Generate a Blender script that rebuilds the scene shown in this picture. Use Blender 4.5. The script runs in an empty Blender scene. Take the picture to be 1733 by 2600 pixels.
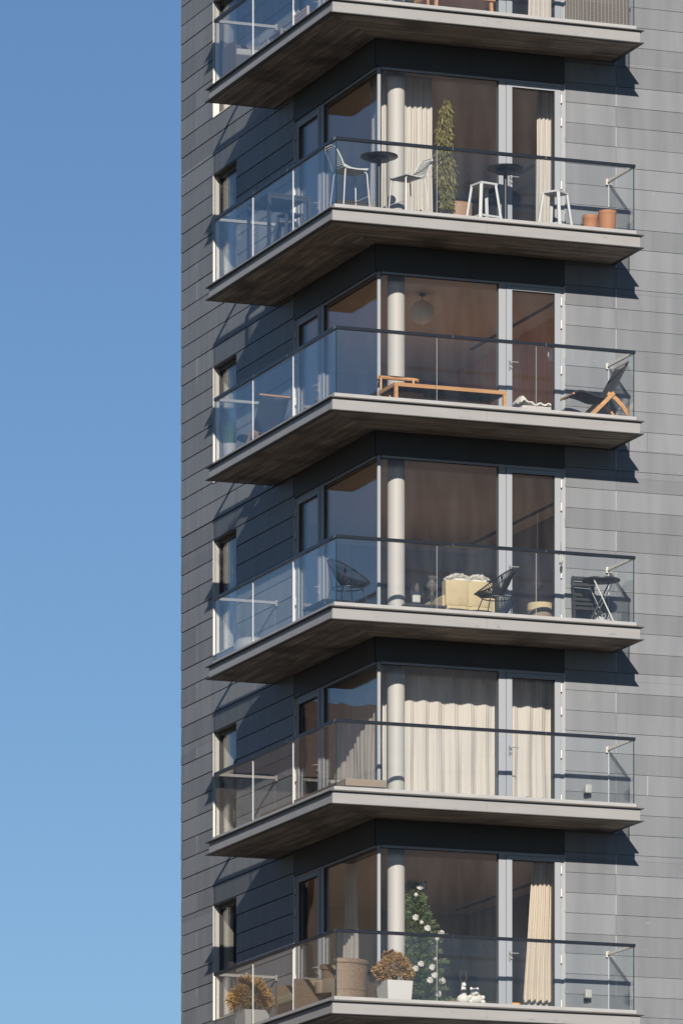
import bpy, math, random
import numpy as np
from mathutils import Vector, Matrix
random.seed(7); RNG = np.random.default_rng(7)
R = math.radians
S = bpy.context.scene
COL = S.collection

# ---------------------------------------------------------------- camera
cam_d = bpy.data.cameras.new('camera'); cam = bpy.data.objects.new('camera', cam_d); COL.objects.link(cam)
cam.location = (-36.9768, -99.1686, 0.0)
cam.rotation_euler = (R(90), 0, -0.3582)
cam_d.sensor_fit = 'HORIZONTAL'; cam_d.sensor_width = 36
cam_d.lens = 36 * 17547.93 / 1733; cam_d.shift_y = 2.006
cam_d.clip_end = 6000; cam_d.clip_start = 0.5
S.camera = cam
# ---------------------------------------------------------------- sky and sun
SUN_TRAVEL = Vector((0.395, 1.141, -0.490)).normalized()
SUN_EL = math.asin(-SUN_TRAVEL.z); SUN_ROT = math.atan2(-SUN_TRAVEL.x, -SUN_TRAVEL.y)
W_ = bpy.data.worlds.new('World'); S.world = W_; W_.use_nodes = True
wn = W_.node_tree; bg = wn.nodes['Background']
sky = wn.nodes.new('ShaderNodeTexSky'); sky.sky_type = 'NISHITA'; sky.sun_disc = False
sky.sun_elevation = SUN_EL; sky.sun_rotation = SUN_ROT
sky.altitude = 100; sky.air_density = 1.0; sky.dust_density = 0.0; sky.ozone_density = 6.0
tint = wn.nodes.new('ShaderNodeVectorMath'); tint.operation = 'MULTIPLY'; tint.inputs[1].default_value = (1.02, 0.955, 0.94)
wn.links.new(sky.outputs[0], tint.inputs[0]); wn.links.new(tint.outputs[0], bg.inputs[0]); bg.inputs[1].default_value = 0.0635
sl = bpy.data.lights.new('sun', 'SUN'); sun = bpy.data.objects.new('sun', sl); COL.objects.link(sun)
sl.energy = 5.0; sl.angle = R(0.5); sl.color = (1.0, 0.93, 0.83)
sun.rotation_euler = SUN_TRAVEL.to_track_quat('-Z', 'Y').to_euler(); sun.location = (-20, -60, 60)
S.view_settings.view_transform = 'Standard'; S.view_settings.look = 'None'
S.view_settings.exposure = 0.42; S.view_settings.gamma = 1.0
S.render.engine = 'CYCLES'
cy = S.cycles
cy.use_denoising = True
try: cy.denoiser = 'OPENIMAGEDENOISE'
except Exception: pass
cy.max_bounces = 12; cy.diffuse_bounces = 5; cy.glossy_bounces = 5; cy.transparent_max_bounces = 32
cy.caustics_reflective = False; cy.caustics_refractive = False; cy.sample_clamp_indirect = 6

# ---------------------------------------------------------------- materials
def nd(t, k, **kw):
    n = t.nodes.new(k)
    for a, b in kw.items(): setattr(n, a, b)
    return n
def mat(name, col, rough=.5, metal=0., spec=.5, var=0., scale=(3, 3, 3), isl=0., col2=None, stain=None, bump=0., bscale=40., transl=0., k=.57):
    """Principled surface: base colour, noise variation towards col2, random tone per mesh island, stain spots of their own shape."""
    col = tuple(c * k for c in col); col2 = tuple(c * k for c in col2) if col2 else None
    m = bpy.data.materials.new(name); m.use_nodes = True; t = m.node_tree
    b = t.nodes['Principled BSDF']; L = t.links.new
    b.inputs['Roughness'].default_value = rough; b.inputs['Metallic'].default_value = metal
    b.inputs['Specular IOR Level'].default_value = spec
    b.inputs['Base Color'].default_value = (*col, 1)
    tc = nd(t, 'ShaderNodeTexCoord'); mp = nd(t, 'ShaderNodeMapping'); mp.inputs['Scale'].default_value = scale
    L(tc.outputs['Object'], mp.inputs['Vector'])
    out = None
    def rgb(c):
        n = nd(t, 'ShaderNodeRGB'); n.outputs[0].default_value = (*c, 1); return n.outputs[0]
    if var or col2 or isl or stain:
        out = rgb(col)
        if var or col2:
            nz = nd(t, 'ShaderNodeTexNoise'); nz.inputs['Scale'].default_value = 1; nz.inputs['Detail'].default_value = 6
            L(mp.outputs[0], nz.inputs['Vector'])
            cr = nd(t, 'ShaderNodeMapRange'); cr.inputs[1].default_value = .3; cr.inputs[2].default_value = .7
            L(nz.outputs['Fac'], cr.inputs[0])
            mx = nd(t, 'ShaderNodeMix', data_type='RGBA')
            L(cr.outputs[0], mx.inputs[0]); L(out, mx.inputs[6])
            c2 = col2 or tuple(c * (1 - var) for c in col)
            L(rgb(c2), mx.inputs[7]); out = mx.outputs[2]
        if isl:
            g = nd(t, 'ShaderNodeNewGeometry'); mr = nd(t, 'ShaderNodeMapRange')
            mr.inputs[3].default_value = 1 - isl; mr.inputs[4].default_value = 1 + isl
            L(g.outputs['Random Per Island'], mr.inputs[0])
            mu = nd(t, 'ShaderNodeVectorMath', operation='SCALE'); L(out, mu.inputs[0]); L(mr.outputs[0], mu.inputs['Scale'])
            out = mu.outputs[0]
        if stain:
            sc, lo, hi, scol, amt = stain
            nz = nd(t, 'ShaderNodeTexNoise'); nz.inputs['Detail'].default_value = 5; nz.inputs['Scale'].default_value = 1
            mp2 = nd(t, 'ShaderNodeMapping'); mp2.inputs['Scale'].default_value = sc; mp2.inputs['Location'].default_value = (3.1, 7.7, 1.3)
            L(tc.outputs['Object'], mp2.inputs['Vector']); L(mp2.outputs[0], nz.inputs['Vector'])
            cr = nd(t, 'ShaderNodeMapRange'); cr.inputs[1].default_value = lo; cr.inputs[2].default_value = hi; cr.inputs[4].default_value = amt
            L(nz.outputs['Fac'], cr.inputs[0])
            mx = nd(t, 'ShaderNodeMix', data_type='RGBA'); L(cr.outputs[0], mx.inputs[0]); L(out, mx.inputs[6]); L(rgb(scol), mx.inputs[7])
            out = mx.outputs[2]
        L(out, b.inputs['Base Color'])
    if bump:
        nz = nd(t, 'ShaderNodeTexNoise'); nz.inputs['Scale'].default_value = bscale; nz.inputs['Detail'].default_value = 4
        L(tc.outputs['Object'], nz.inputs['Vector'])
        bp = nd(t, 'ShaderNodeBump'); bp.inputs['Strength'].default_value = bump; bp.inputs['Distance'].default_value = .02
        L(nz.outputs['Fac'], bp.inputs['Height']); L(bp.outputs[0], b.inputs['Normal'])
    if transl:
        tr = nd(t, 'ShaderNodeBsdfTranslucent'); tr.inputs[0].default_value = (*col, 1)
        if out: L(out, tr.inputs[0])
        ms = nd(t, 'ShaderNodeMixShader'); ms.inputs[0].default_value = transl
        L(b.outputs[0], ms.inputs[1]); L(tr.outputs[0], ms.inputs[2])
        L(ms.outputs[0], t.nodes['Material Output'].inputs[0])
    return m
def glass(name, tint, f0=.043, wob=0., pw=4, dust_haze=0.):
    """Thin flat glass: Fresnel mirror over a clear, slightly tinted pane, the same from both sides."""
    m = bpy.data.materials.new(name); m.use_nodes = True; t = m.node_tree; L = t.links.new
    for n in list(t.nodes):
        if n.type != 'OUTPUT_MATERIAL': t.nodes.remove(n)
    lw = nd(t, 'ShaderNodeLayerWeight'); lw.inputs[0].default_value = .5
    p = nd(t, 'ShaderNodeMath', operation='POWER'); p.inputs[1].default_value = pw; L(lw.outputs['Facing'], p.inputs[0])
    a = nd(t, 'ShaderNodeMath', operation='MULTIPLY_ADD'); a.inputs[1].default_value = 1 - f0; a.inputs[2].default_value = f0; L(p.outputs[0], a.inputs[0])
    tr = nd(t, 'ShaderNodeBsdfTransparent'); tr.inputs[0].default_value = (*tint, 1)
    gl = nd(t, 'ShaderNodeBsdfGlossy'); gl.inputs['Roughness'].default_value = 0
    if wob:
        tc = nd(t, 'ShaderNodeTexCoord'); nz = nd(t, 'ShaderNodeTexNoise'); nz.inputs['Scale'].default_value = 1.3; nz.inputs['Detail'].default_value = 1
        bp = nd(t, 'ShaderNodeBump'); bp.inputs['Strength'].default_value = wob; bp.inputs['Distance'].default_value = .05
        L(tc.outputs['Object'], nz.inputs['Vector']); L(nz.outputs['Fac'], bp.inputs['Height']); L(bp.outputs[0], gl.inputs['Normal'])
    if dust_haze:        # thin uneven dusty film; its diffuse share also adds pale haze lightening the view
        df = nd(t, 'ShaderNodeBsdfDiffuse'); df.inputs[0].default_value = (.8, .79, .77, 1)
        tc2 = nd(t, 'ShaderNodeTexCoord'); mp2 = nd(t, 'ShaderNodeMapping'); mp2.inputs['Scale'].default_value = (5, 5, .8); n2 = nd(t, 'ShaderNodeTexNoise'); n2.inputs['Scale'].default_value = 1; n2.inputs['Detail'].default_value = 5
        mr = nd(t, 'ShaderNodeMapRange'); mr.inputs[1].default_value = .35; mr.inputs[2].default_value = .75; mr.inputs[3].default_value = dust_haze * .4; mr.inputs[4].default_value = dust_haze * 1.8
        L(tc2.outputs['Object'], mp2.inputs['Vector']); L(mp2.outputs[0], n2.inputs['Vector']); L(n2.outputs['Fac'], mr.inputs[0])
        md = nd(t, 'ShaderNodeMixShader'); L(mr.outputs[0], md.inputs[0]); L(tr.outputs[0], md.inputs[1]); L(df.outputs[0], md.inputs[2]); tr = md
    ms = nd(t, 'ShaderNodeMixShader'); L(a.outputs[0], ms.inputs[0]); L(tr.outputs[0], ms.inputs[1]); L(gl.outputs[0], ms.inputs[2])
    L(ms.outputs[0], t.nodes['Material Output'].inputs[0])
    return m
def wood(name, c1, c2, along='X', freq=30, rough=.55, isl=.15, k=.8):
    st = ((1.1, 1.1, 1.1), .50, .68, tuple(c * .35 for c in c2), .75) if 'soffit' in name else None
    s = {'X': (1.2, freq, freq), 'Y': (freq, 1.2, freq), 'Z': (freq, freq, 1.2)}[along]
    return mat(name, c1, rough, col2=c2, scale=s, isl=isl, k=k, stain=st)

M = dict(
    zinc=mat('dark_zinc_cladding', (.187, .194, .206), .5, .0, .25, scale=(5, 5, .6), col2=(.152, .159, .171), isl=.13,
             stain=((9, 9, 14), .69, .76, (.30, .31, .34), .6), bump=.06, bscale=3.0, k=1.),
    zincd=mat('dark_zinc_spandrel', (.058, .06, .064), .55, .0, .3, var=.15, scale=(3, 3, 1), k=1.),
    joint=mat('sunlit_zinc_joint', (.55, .55, .56), .4),  # folded panel edge; the lighter colour paints sunlight catching it
    fascia=mat('pale_metal_fascia', (.49, .475, .47), .42, .0, .5, col2=(.44, .425, .42), scale=(1.5, 1.5, 9), isl=.06,
               stain=((4.5, 4.5, 16), .655, .72, (.17, .17, .19), .75)),
    lip=mat('dark_edge_trim', (.10, .098, .095), .5),
    kerb=mat('pale_metal_kerb', (.62, .61, .60), .42, col2=(.52, .51, .505), scale=(2, 2, 12), stain=((5, 5, 30), .68, .75, (.3, .29, .28), .5)),
    soffx=wood('weathered_soffit_boards', (.42, .345, .285), (.17, .14, .118), 'X', 14, .7, .28, 1.),
    soffy=wood('weathered_soffit_boards_return', (.42, .345, .285), (.17, .14, .118), 'Y', 14, .7, .28, 1.),
    deck=mat('deck_boards', (.22, .19, .16), .7, var=.3, scale=(2, 20, 2)),
    rail=mat('dark_handrail', (.02, .025, .036), .3, .0, .5),
    steel=mat('satin_steel', (.80, .75, .67), .4, .15, k=.75),
    frame=mat('grey_aluminium_frame', (.47, .49, .53), .42, 0, .25, k=.60),
    jamb=mat('pale_reveal_metal', (.74, .70, .64), .5, k=.8),
    gasket=mat('black_gasket', (.015, .015, .017), .6),
    glass=glass('window_glass', (.975, .97, .96), .022, .035, 4, .007),
    rglass=glass('railing_glass', (.985, .992, .99), .03, .012, 4.3, .006),
    gedge=mat('green_glass_edge', (.012, .06, .065), .15),
    gseam=mat('glass_edge_glint', (.66, .68, .70), .25, k=1.),  # pale tone paints the bright glint along the panel joints
    white=mat('white_plaster', (.78, .75, .70), .8, var=.05),
    colm=mat('white_column_paint', (.73, .71, .69), .6, var=.04),
    ceil=mat('ceiling_plaster', (.70, .61, .53), .9, var=.1, scale=(1, 1, 1), k=1.),
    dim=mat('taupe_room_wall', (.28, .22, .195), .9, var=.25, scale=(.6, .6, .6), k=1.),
    oakw=wood('oak_wall_panel', (.85, .43, .14), (.66, .31, .09), 'Z', 14, .5, .1, 1.),
    floor=wood('oak_floor', (.52, .40, .31), (.42, .31, .23), 'Y', 10, .4, .15, 1.),
    black=mat('black_metal', (.018, .018, .02), .45),
    navy=mat('dark_powder_coat', (.03, .034, .042), .5),
    wpaint=mat('white_powder_coat', (.78, .78, .78), .4),
    linen=mat('cream_linen', (.84, .80, .755), .9, col2=(.79, .75, .70), scale=(30, 30, 1.5), transl=.25, k=.74),
    linenw=mat('warm_white_linen', (.80, .71, .60), .9, col2=(.74, .65, .54), scale=(30, 30, 1.5), transl=.2, k=.80),
    terra=mat('terracotta', (.62, .27, .12), .75, col2=(.52, .22, .10), scale=(5, 5, 3)),
    teak=wood('teak', (.58, .30, .12), (.44, .21, .08), 'X', 18, .5),
    canvas=mat('black_canvas', (.02, .02, .022), .8, var=.3, scale=(20, 20, 20)),
    rattan=mat('brown_rattan_weave', (.36, .24, .15), .6, col2=(.24, .155, .10), scale=(16, 16, 40), bump=.5, bscale=60),
    cream=mat('cream_upholstery', (.80, .66, .40), .85, var=.08, scale=(4, 4, 4)),
    fur=mat('white_fleece', (.88, .86, .82), .95, transl=.15, k=.85),
    tan=mat('tan_leather', (.55, .33, .20), .5, var=.1),
    plaster=mat('white_planter', (.80, .78, .76), .6, var=.04),
    soil=mat('potting_soil', (.05, .035, .025), .95),
    dry=mat('dried_leaves', (.74, .45, .17), .7, col2=(.50, .27, .09), scale=(6, 6, 6), isl=.35, transl=.2),
    grassl=mat('blue_green_blades', (.16, .30, .22), .6, isl=.35, transl=.2),
    plant=mat('olive_leaves', (.27, .30, .06), .55, col2=(.44, .36, .13), scale=(3, 3, 2), isl=.4, transl=.25),
    fir=mat('fir_needles', (.11, .15, .05), .6, isl=.55, transl=.15, k=1.),
    bark=mat('bark', (.12, .08, .05), .9),
    glassd=mat('smoked_glass', (.05, .04, .04), .08),
    silver=mat('mercury_glass', (.62, .58, .52), .12, .8),
    taupe=mat('taupe_upholstery', (.42, .32, .24), .85, var=.1),
    steel_d=mat('darker_steel', (.42, .41, .40), .4, .1),  # darker tone of the steel, for left return rails and door handles
    bleached=mat('bleached_wood', (.66, .52, .46), .6, var=.15, scale=(4, 4, 4)),
    lamp_g=mat('pearl_glass_shade', (.72, .70, .64), .15, .2),
    stone=mat('pavement', (.10, .098, .09), .9, var=.2, scale=(.2, .2, .2), k=1.),
    red=mat('red_scarf', (.35, .05, .04), .8),
    nwall=mat('brown_render', (.075, .06, .05), .9, var=.2, scale=(.3, .3, .3), k=1.), ntile=mat('clay_tiles', (.10, .065, .05), .8, var=.3, scale=(3, 3, 3), k=1.),
    npane=mat('dark_window_pane', (.03, .035, .04), .08, k=1.),
    globe=mat('paper_globe', (.86, .80, .72), .7, k=1.),
    weave_d=mat('grey_rattan', (.20, .16, .135), .6), weave_l=mat('pale_rattan_strands', (.55, .50, .45), .6),
)

# ---------------------------------------------------------------- mesh helpers
class MB:
    """Collects shapes (several materials allowed) and links them as ONE mesh object."""
    def __init__(s): s.v = []; s.f = []; s.mi = []
    def add(s, vs, fs, mi=0):
        o = len(s.v); s.v += [tuple(p) for p in vs]; s.f += [tuple(i + o for i in f) for f in fs]; s.mi += [mi] * len(fs)
    def box(s, x0, x1, y0, y1, z0, z1, mi=0, mx=None):
        vs = [(x, y, z) for z in (z0, z1) for y in (y0, y1) for x in (x0, x1)]
        if mx: vs = [mx @ Vector(p) for p in vs]
        s.add(vs, [(0, 2, 3, 1), (4, 5, 7, 6), (0, 1, 5, 4), (2, 6, 7, 3), (0, 4, 6, 2), (1, 3, 7, 5)], mi)
    def prism(s, poly, z0, z1, mi=0):
        n = len(poly)
        s.add([(x, y, z0) for x, y in poly] + [(x, y, z1) for x, y in poly],
              [tuple(range(n))[::-1], tuple(range(n, 2 * n))] + [(i, (i + 1) % n, n + (i + 1) % n, n + i) for i in range(n)], mi)
    def tube(s, pts, r, n=8, mi=0, closed=False):
        pts = [Vector(p) for p in pts]; N = len(pts); rs = r if hasattr(r, '__len__') else [r] * N
        rings = []; up = None
        for i, p in enumerate(pts):
            a = pts[i - 1] if (i or closed) else pts[i]; b = pts[(i + 1) % N] if (i < N - 1 or closed) else pts[i]
            d = (b - a).normalized()
            if up is None: up = Vector((0, 0, 1)) if abs(d.z) < .9 else Vector((1, 0, 0))
            u = (up - d * up.dot(d)).normalized(); up = u; w = d.cross(u)
            rings.append([p + (u * math.cos(2 * math.pi * k / n) + w * math.sin(2 * math.pi * k / n)) * rs[i] for k in range(n)])
        vs = [q for g in rings for q in g]; fs = []
        for i in range(N if closed else N - 1):
            j = (i + 1) % N
            for k in range(n): fs.append((i * n + k, i * n + (k + 1) % n, j * n + (k + 1) % n, j * n + k))
        if not closed: fs += [tuple(range(n))[::-1], tuple((N - 1) * n + k for k in range(n))]
        s.add(vs, fs, mi)
    def bar(s, p0, p1, w, h, mi=0, up=(0, 0, 1)):
        """rectangular bar from p0 to p1"""
        p0, p1 = Vector(p0), Vector(p1); d = (p1 - p0).normalized(); up = Vector(up)
        if abs(d.dot(up)) > .95: up = Vector((0, 1, 0))
        a = d.cross(up).normalized(); b = a.cross(d).normalized()
        vs = [p + a * i * w / 2 + b * j * h / 2 for p in (p0, p1) for i, j in ((-1, -1), (1, -1), (1, 1), (-1, 1))]
        s.add(vs, [(0, 3, 2, 1), (4, 5, 6, 7)] + [(k, (k + 1) % 4, 4 + (k + 1) % 4, 4 + k) for k in range(4)], mi)
    def lathe(s, prof, c=(0, 0, 0), n=32, mi=0, rib=0., nrib=0, sx=1., sy=1.):
        c = Vector(c); vs = []; N = len(prof)
        for r, z in prof:
            for k in range(n):
                a = 2 * math.pi * k / n; rr = r * (1 + rib * math.cos(nrib * a)) if rib else r
                vs.append((c.x + rr * math.cos(a) * sx, c.y + rr * math.sin(a) * sy, c.z + z))
        fs = [(i * n + k, i * n + (k + 1) % n, (i + 1) * n + (k + 1) % n, (i + 1) * n + k) for i in range(N - 1) for k in range(n)]
        fs += [tuple(range(n))[::-1], tuple((N - 1) * n + k for k in range(n))]
        s.add(vs, fs, mi)
    def ball(s, c, r, n=16, mi=0, sc=(1, 1, 1)):
        c = Vector(c); m = n // 2; prof = [(max(1e-4, math.sin(math.pi * i / m)), -math.cos(math.pi * i / m)) for i in range(m + 1)]
        vs = []
        for q, z in prof:
            for k in range(n):
                a = 2 * math.pi * k / n; vs.append((c.x + r * q * math.cos(a) * sc[0], c.y + r * q * math.sin(a) * sc[1], c.z + r * z * sc[2]))
        s.add(vs, [(i * n + k, i * n + (k + 1) % n, (i + 1) * n + (k + 1) % n, (i + 1) * n + k) for i in range(m) for k in range(n)], mi)
    def grid(s, P, mi=0):
        """P[i][j] points -> quads"""
        h, w = len(P), len(P[0])
        s.add([p for row in P for p in row], [(i * w + j, i * w + j + 1, (i + 1) * w + j + 1, (i + 1) * w + j) for i in range(h - 1) for j in range(w - 1)], mi)
    def leaves(s, C, Dr, ln, wd, mi=0):
        """many small pointed leaves: centres C, directions Dr (n,3), lengths, widths"""
        n = len(C); Dr = Dr / np.linalg.norm(Dr, axis=1)[:, None]
        t = RNG.normal(size=(n, 3)); a = np.cross(Dr, t); a /= np.linalg.norm(a, axis=1)[:, None]
        ln = np.broadcast_to(ln, n)[:, None]; wd = np.broadcast_to(wd, n)[:, None]
        V = np.stack([C, C + Dr * ln * .5 + a * wd * .5, C + Dr * ln, C + Dr * ln * .5 - a * wd * .5], 1).reshape(-1, 3)
        o = len(s.v); s.v += [tuple(p) for p in V.tolist()]
        s.f += [(o + 4 * i, o + 4 * i + 1, o + 4 * i + 2, o + 4 * i + 3) for i in range(n)]; s.mi += [mi] * n
    def build(s, name, mats, parent=None, smooth=False, bevel=0., ang=35, solid=0.):
        me = bpy.data.meshes.new(name); me.from_pydata(s.v, [], s.f)
        for m in (mats if isinstance(mats, (list, tuple)) else [mats]): me.materials.append(M[m] if isinstance(m, str) else m)
        me.polygons.foreach_set('material_index', s.mi)
        if smooth:
            me.polygons.foreach_set('use_smooth', [True] * len(s.f)); me.update()
            me.set_sharp_from_angle(angle=R(ang))
        me.update()
        o = bpy.data.objects.new(name, me); COL.objects.link(o)
        if parent is not None:
            o.parent = parent
            if parent is TOWER: o.location = -TOWER.location
        if solid:
            sd = o.modifiers.new('solid', 'SOLIDIFY'); sd.thickness = solid; sd.offset = 0
        if bevel:
            b = o.modifiers.new('bevel', 'BEVEL'); b.width = bevel; b.segments = 2; b.limit_method = 'ANGLE'
        return o
def thing(name, label, cat, loc, rz=0., group=None):
    o = bpy.data.objects.new(name, None); COL.objects.link(o); o.location = loc; o.rotation_euler = (0, 0, rz)
    o.empty_display_size = .2; tag(o, label, cat, group); return o
def tag(o, label, cat, group=None):
    o['label'] = label; o['category'] = cat
    if group: o['group'] = group
    return o
def dup(root, loc, rz, label, group=None):
    """copy of a thing with copies of its parts and sub-parts"""
    r = root.copy(); COL.objects.link(r); r.location = loc; r.rotation_euler = (0, 0, rz); r['label'] = label
    if group: r['group'] = group
    for ch in root.children:
        c = ch.copy(); COL.objects.link(c); c.parent = r
        for g in ch.children:
            d = g.copy(); COL.objects.link(d); d.parent = c
    return r
TOWER = None

# ---------------------------------------------------------------- ground
g = MB(); g.box(-2500, 2500, -2500, 2500, -1.9, -1.6); go = g.build('ground', 'stone'); go['kind'] = 'structure'

# ---------------------------------------------------------------- neighbour that the lower side windows and railing glass mirror
TOWER = None
NB = thing('neighbour_building', 'brown neighbouring apartment house with red tiled roof, mirrored in the lower side windows', 'building', (-28, 46, -1.6))
m = MB(); m.box(-20, 16, -6, 6, 0, 25.2); m.build('wall', 'nwall', NB)
m = MB(); m.box(16.001, 24, -6, 6, 0, 20.2); m.build('wing', 'nwall', NB)
m = MB(); m.add([(-20.5, -6.6, 25.2), (16.3, -6.6, 25.2), (16.3, 6.6, 25.2), (-20.5, 6.6, 25.2), (-16, 0, 28.0), (14, 0, 28.0)], [(0, 3, 2, 1), (0, 1, 5, 4), (1, 2, 5), (2, 3, 4, 5), (3, 0, 4)]); m.build('roof', 'ntile', NB)
m = MB(); m.add([(16.01, -6.6, 20.2), (24.5, -6.6, 20.2), (24.5, 6.6, 20.2), (16.01, 6.6, 20.2), (16.01, 0, 23.0), (22, 0, 23.0)], [(0, 3, 2, 1), (0, 1, 5, 4), (1, 2, 5), (2, 3, 4, 5), (3, 0, 4)]); m.build('roof', 'ntile', NB)
for fz in range(6):
    for fx in range(7):
        x = -17.5 + fx * 5; z = 1.4 + fz * 3.05
        m = MB(); m.box(x - .75, x + .75, -6.06, -6.001, z, z + 1.7); w_ = m.build('window', 'wpaint', NB)
        m = MB(); m.box(x - .66, x - .03, -6.08, -6.061, z + .08, z + 1.62); m.box(x + .03, x + .66, -6.08, -6.061, z + .08, z + 1.62); m.build('pane', 'npane', w_)
# ---------------------------------------------------------------- the tower
W = 1.1413                        # wall planes x = W (shaded side) and y = W (sunny front)
YB, XB = 10.32, 12.0              # far edges of the tower
GX = W + .06                      # glazing plane
FL = dict(G=31.47, A=28.619, B=25.427, C=22.527, D=19.322, E=16.495, F=13.275)    # underside of each balcony
HEAD = dict(A=31.10, B=28.20, C=25.02, D=22.16, E=18.955, F=16.10)               # window heads
DECK = {k: z + .23 for k, z in FL.items()}
SEAM0, PITCH = 29.508, .3182
SEAMS = [SEAM0 - PITCH * n for n in range(-20, 98)]            # from roof to ground, descending
TOWER = thing('apartment_tower', 'dark grey zinc clad apartment tower with wooden bottomed corner balconies', 'building', (5, 5.7, -1.6))

def snap(z): return min(SEAMS, key=lambda q: abs(q - z))
def minus(u0, u1, z0, z1, holes):
    """rectangle minus holes -> list of rectangles"""
    us = sorted({u0, u1, *[min(max(h[i], u0), u1) for h in holes for i in (0, 1)]})
    zs = sorted({z0, z1, *[min(max(h[i], z0), z1) for h in holes for i in (2, 3)]})
    out = []
    for b in range(len(zs) - 1):
        row = None
        for a in range(len(us) - 1):
            cu, cz = (us[a] + us[a + 1]) / 2, (zs[b] + zs[b + 1]) / 2
            if any(h[0] < cu < h[1] and h[2] < cz < h[3] for h in holes):
                row = None; continue
            if row: row[1] = us[a + 1]
            else: row = [us[a], us[a + 1], zs[b], zs[b + 1]]; out.append(row)
    return out
ORDER = ['A', 'B', 'C', 'D', 'E', 'F']; ABOVE = dict(zip(ORDER, ['G'] + ORDER))
FRONT_X1, SIDE_Y1 = 4.31, 4.84
SW0, SW1 = 7.56, 8.70
SILL = {k: snap(HEAD[k]) - 6 * PITCH for k in ORDER}
fh, sh, fh_t, sh_t = [], [], [], []
for k in ORDER:
    zf = DECK[k]; top = FL[ABOVE[k]]
    fh.append((W - 1, FRONT_X1, zf, HEAD[k])); sh.append((W - 1, SIDE_Y1, zf, HEAD[k])); sh.append((SW0, SW1, SILL[k], snap(HEAD[k])))
    # the smooth spandrel band replaces courses between window head and the balcony above
    fh_t.append((W - 1, 5.17 if False else FRONT_X1, FL[k] - .44, top + .0)); sh_t.append((W - 1, SIDE_Y1, FL[k] - .44, top)); sh_t.append(sh[-1])
Z_TOP = SEAMS[0]
# structural backing behind the cladding, with the openings left free
b = MB()
for r in minus(W + .035, XB, -1.6, Z_TOP, fh): b.box(r[0], r[1], W + .035, W + .24, r[2], r[3])
for r in minus(W + .24, YB, -1.6, Z_TOP, sh): b.box(W + .035, W + .24, r[0], r[1], r[2], r[3])
b.box(W + .24, XB, YB - .25, YB - .001, -1.6, Z_TOP); b.box(XB - .25, XB - .001, W + .24, YB - .25, -1.6, Z_TOP)
b.box(W, XB + .05, W, YB + .05, Z_TOP + .001, Z_TOP + .4)
b.build('wall_core', 'gasket', TOWER)
# zinc courses: every panel its own island, lapped at the seam
def cladding(axis, u1, holes, joints):
    m = MB()
    for n in range(len(SEAMS) - 1):
        zt, zb = SEAMS[n], SEAMS[n + 1]
        js = joints(n)
        for r in minus(W, u1, zb + (.006 if axis == 'y' else .013), zt, holes):
            cuts = [r[0]] + [j for j in js if r[0] + .05 < j < r[1] - .05] + [r[1]]
            for a, c in zip(cuts, cuts[1:]):
                lap = (.004 if axis == 'y' else .007) if r[2] < zb + .02 else .0
                t = random.uniform(-.002, .002)
                a2, c2 = a + (.002 if a > r[0] else 0), c - (.002 if c < r[1] else 0)
                o, i = W + t, W + .034
                if axis == 'y':
                    v = [(a2, o - lap, r[2]), (c2, o - lap, r[2]), (c2, i, r[2]), (a2, i, r[2]), (a2, o, r[3]), (c2, o, r[3]), (c2, i, r[3]), (a2, i, r[3])]
                else:
                    v = [(o - lap, c2, r[2]), (o - lap, a2, r[2]), (i, a2, r[2]), (i, c2, r[2]), (o, c2, r[3]), (o, a2, r[3]), (i, a2, r[3]), (i, c2, r[3])]
                m.add(v, [(0, 3, 2, 1), (4, 5, 6, 7), (0, 1, 5, 4), (1, 2, 6, 5), (2, 3, 7, 6), (3, 0, 4, 7)])
                if c < r[1] and (n % 2 == 0):
                    if axis == 'y': m.box(c - .007, c + .007, W - .006, W + .02, r[2], r[3], 1)
                    else: m.box(W - .004, W + .02, c - .005, c + .005, r[2], r[3], 0)
    return m
fj = {n: [5.18, 8.4 + random.uniform(-.8, .8)] for n in range(200)}
fj.update({n: [5.18, 5.72] for n in (41, 58)})
sj = {n: ([9.52] if random.random() < .28 else []) + [6.6] * (random.random() < .25) for n in range(200)}
cladding('y', XB, fh_t, lambda n: fj[n]).build('cladding', ['zinc', 'joint'], TOWER)
cladding('x', YB, sh_t, lambda n: sj[n]).build('cladding', ['zinc', 'joint'], TOWER)

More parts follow.
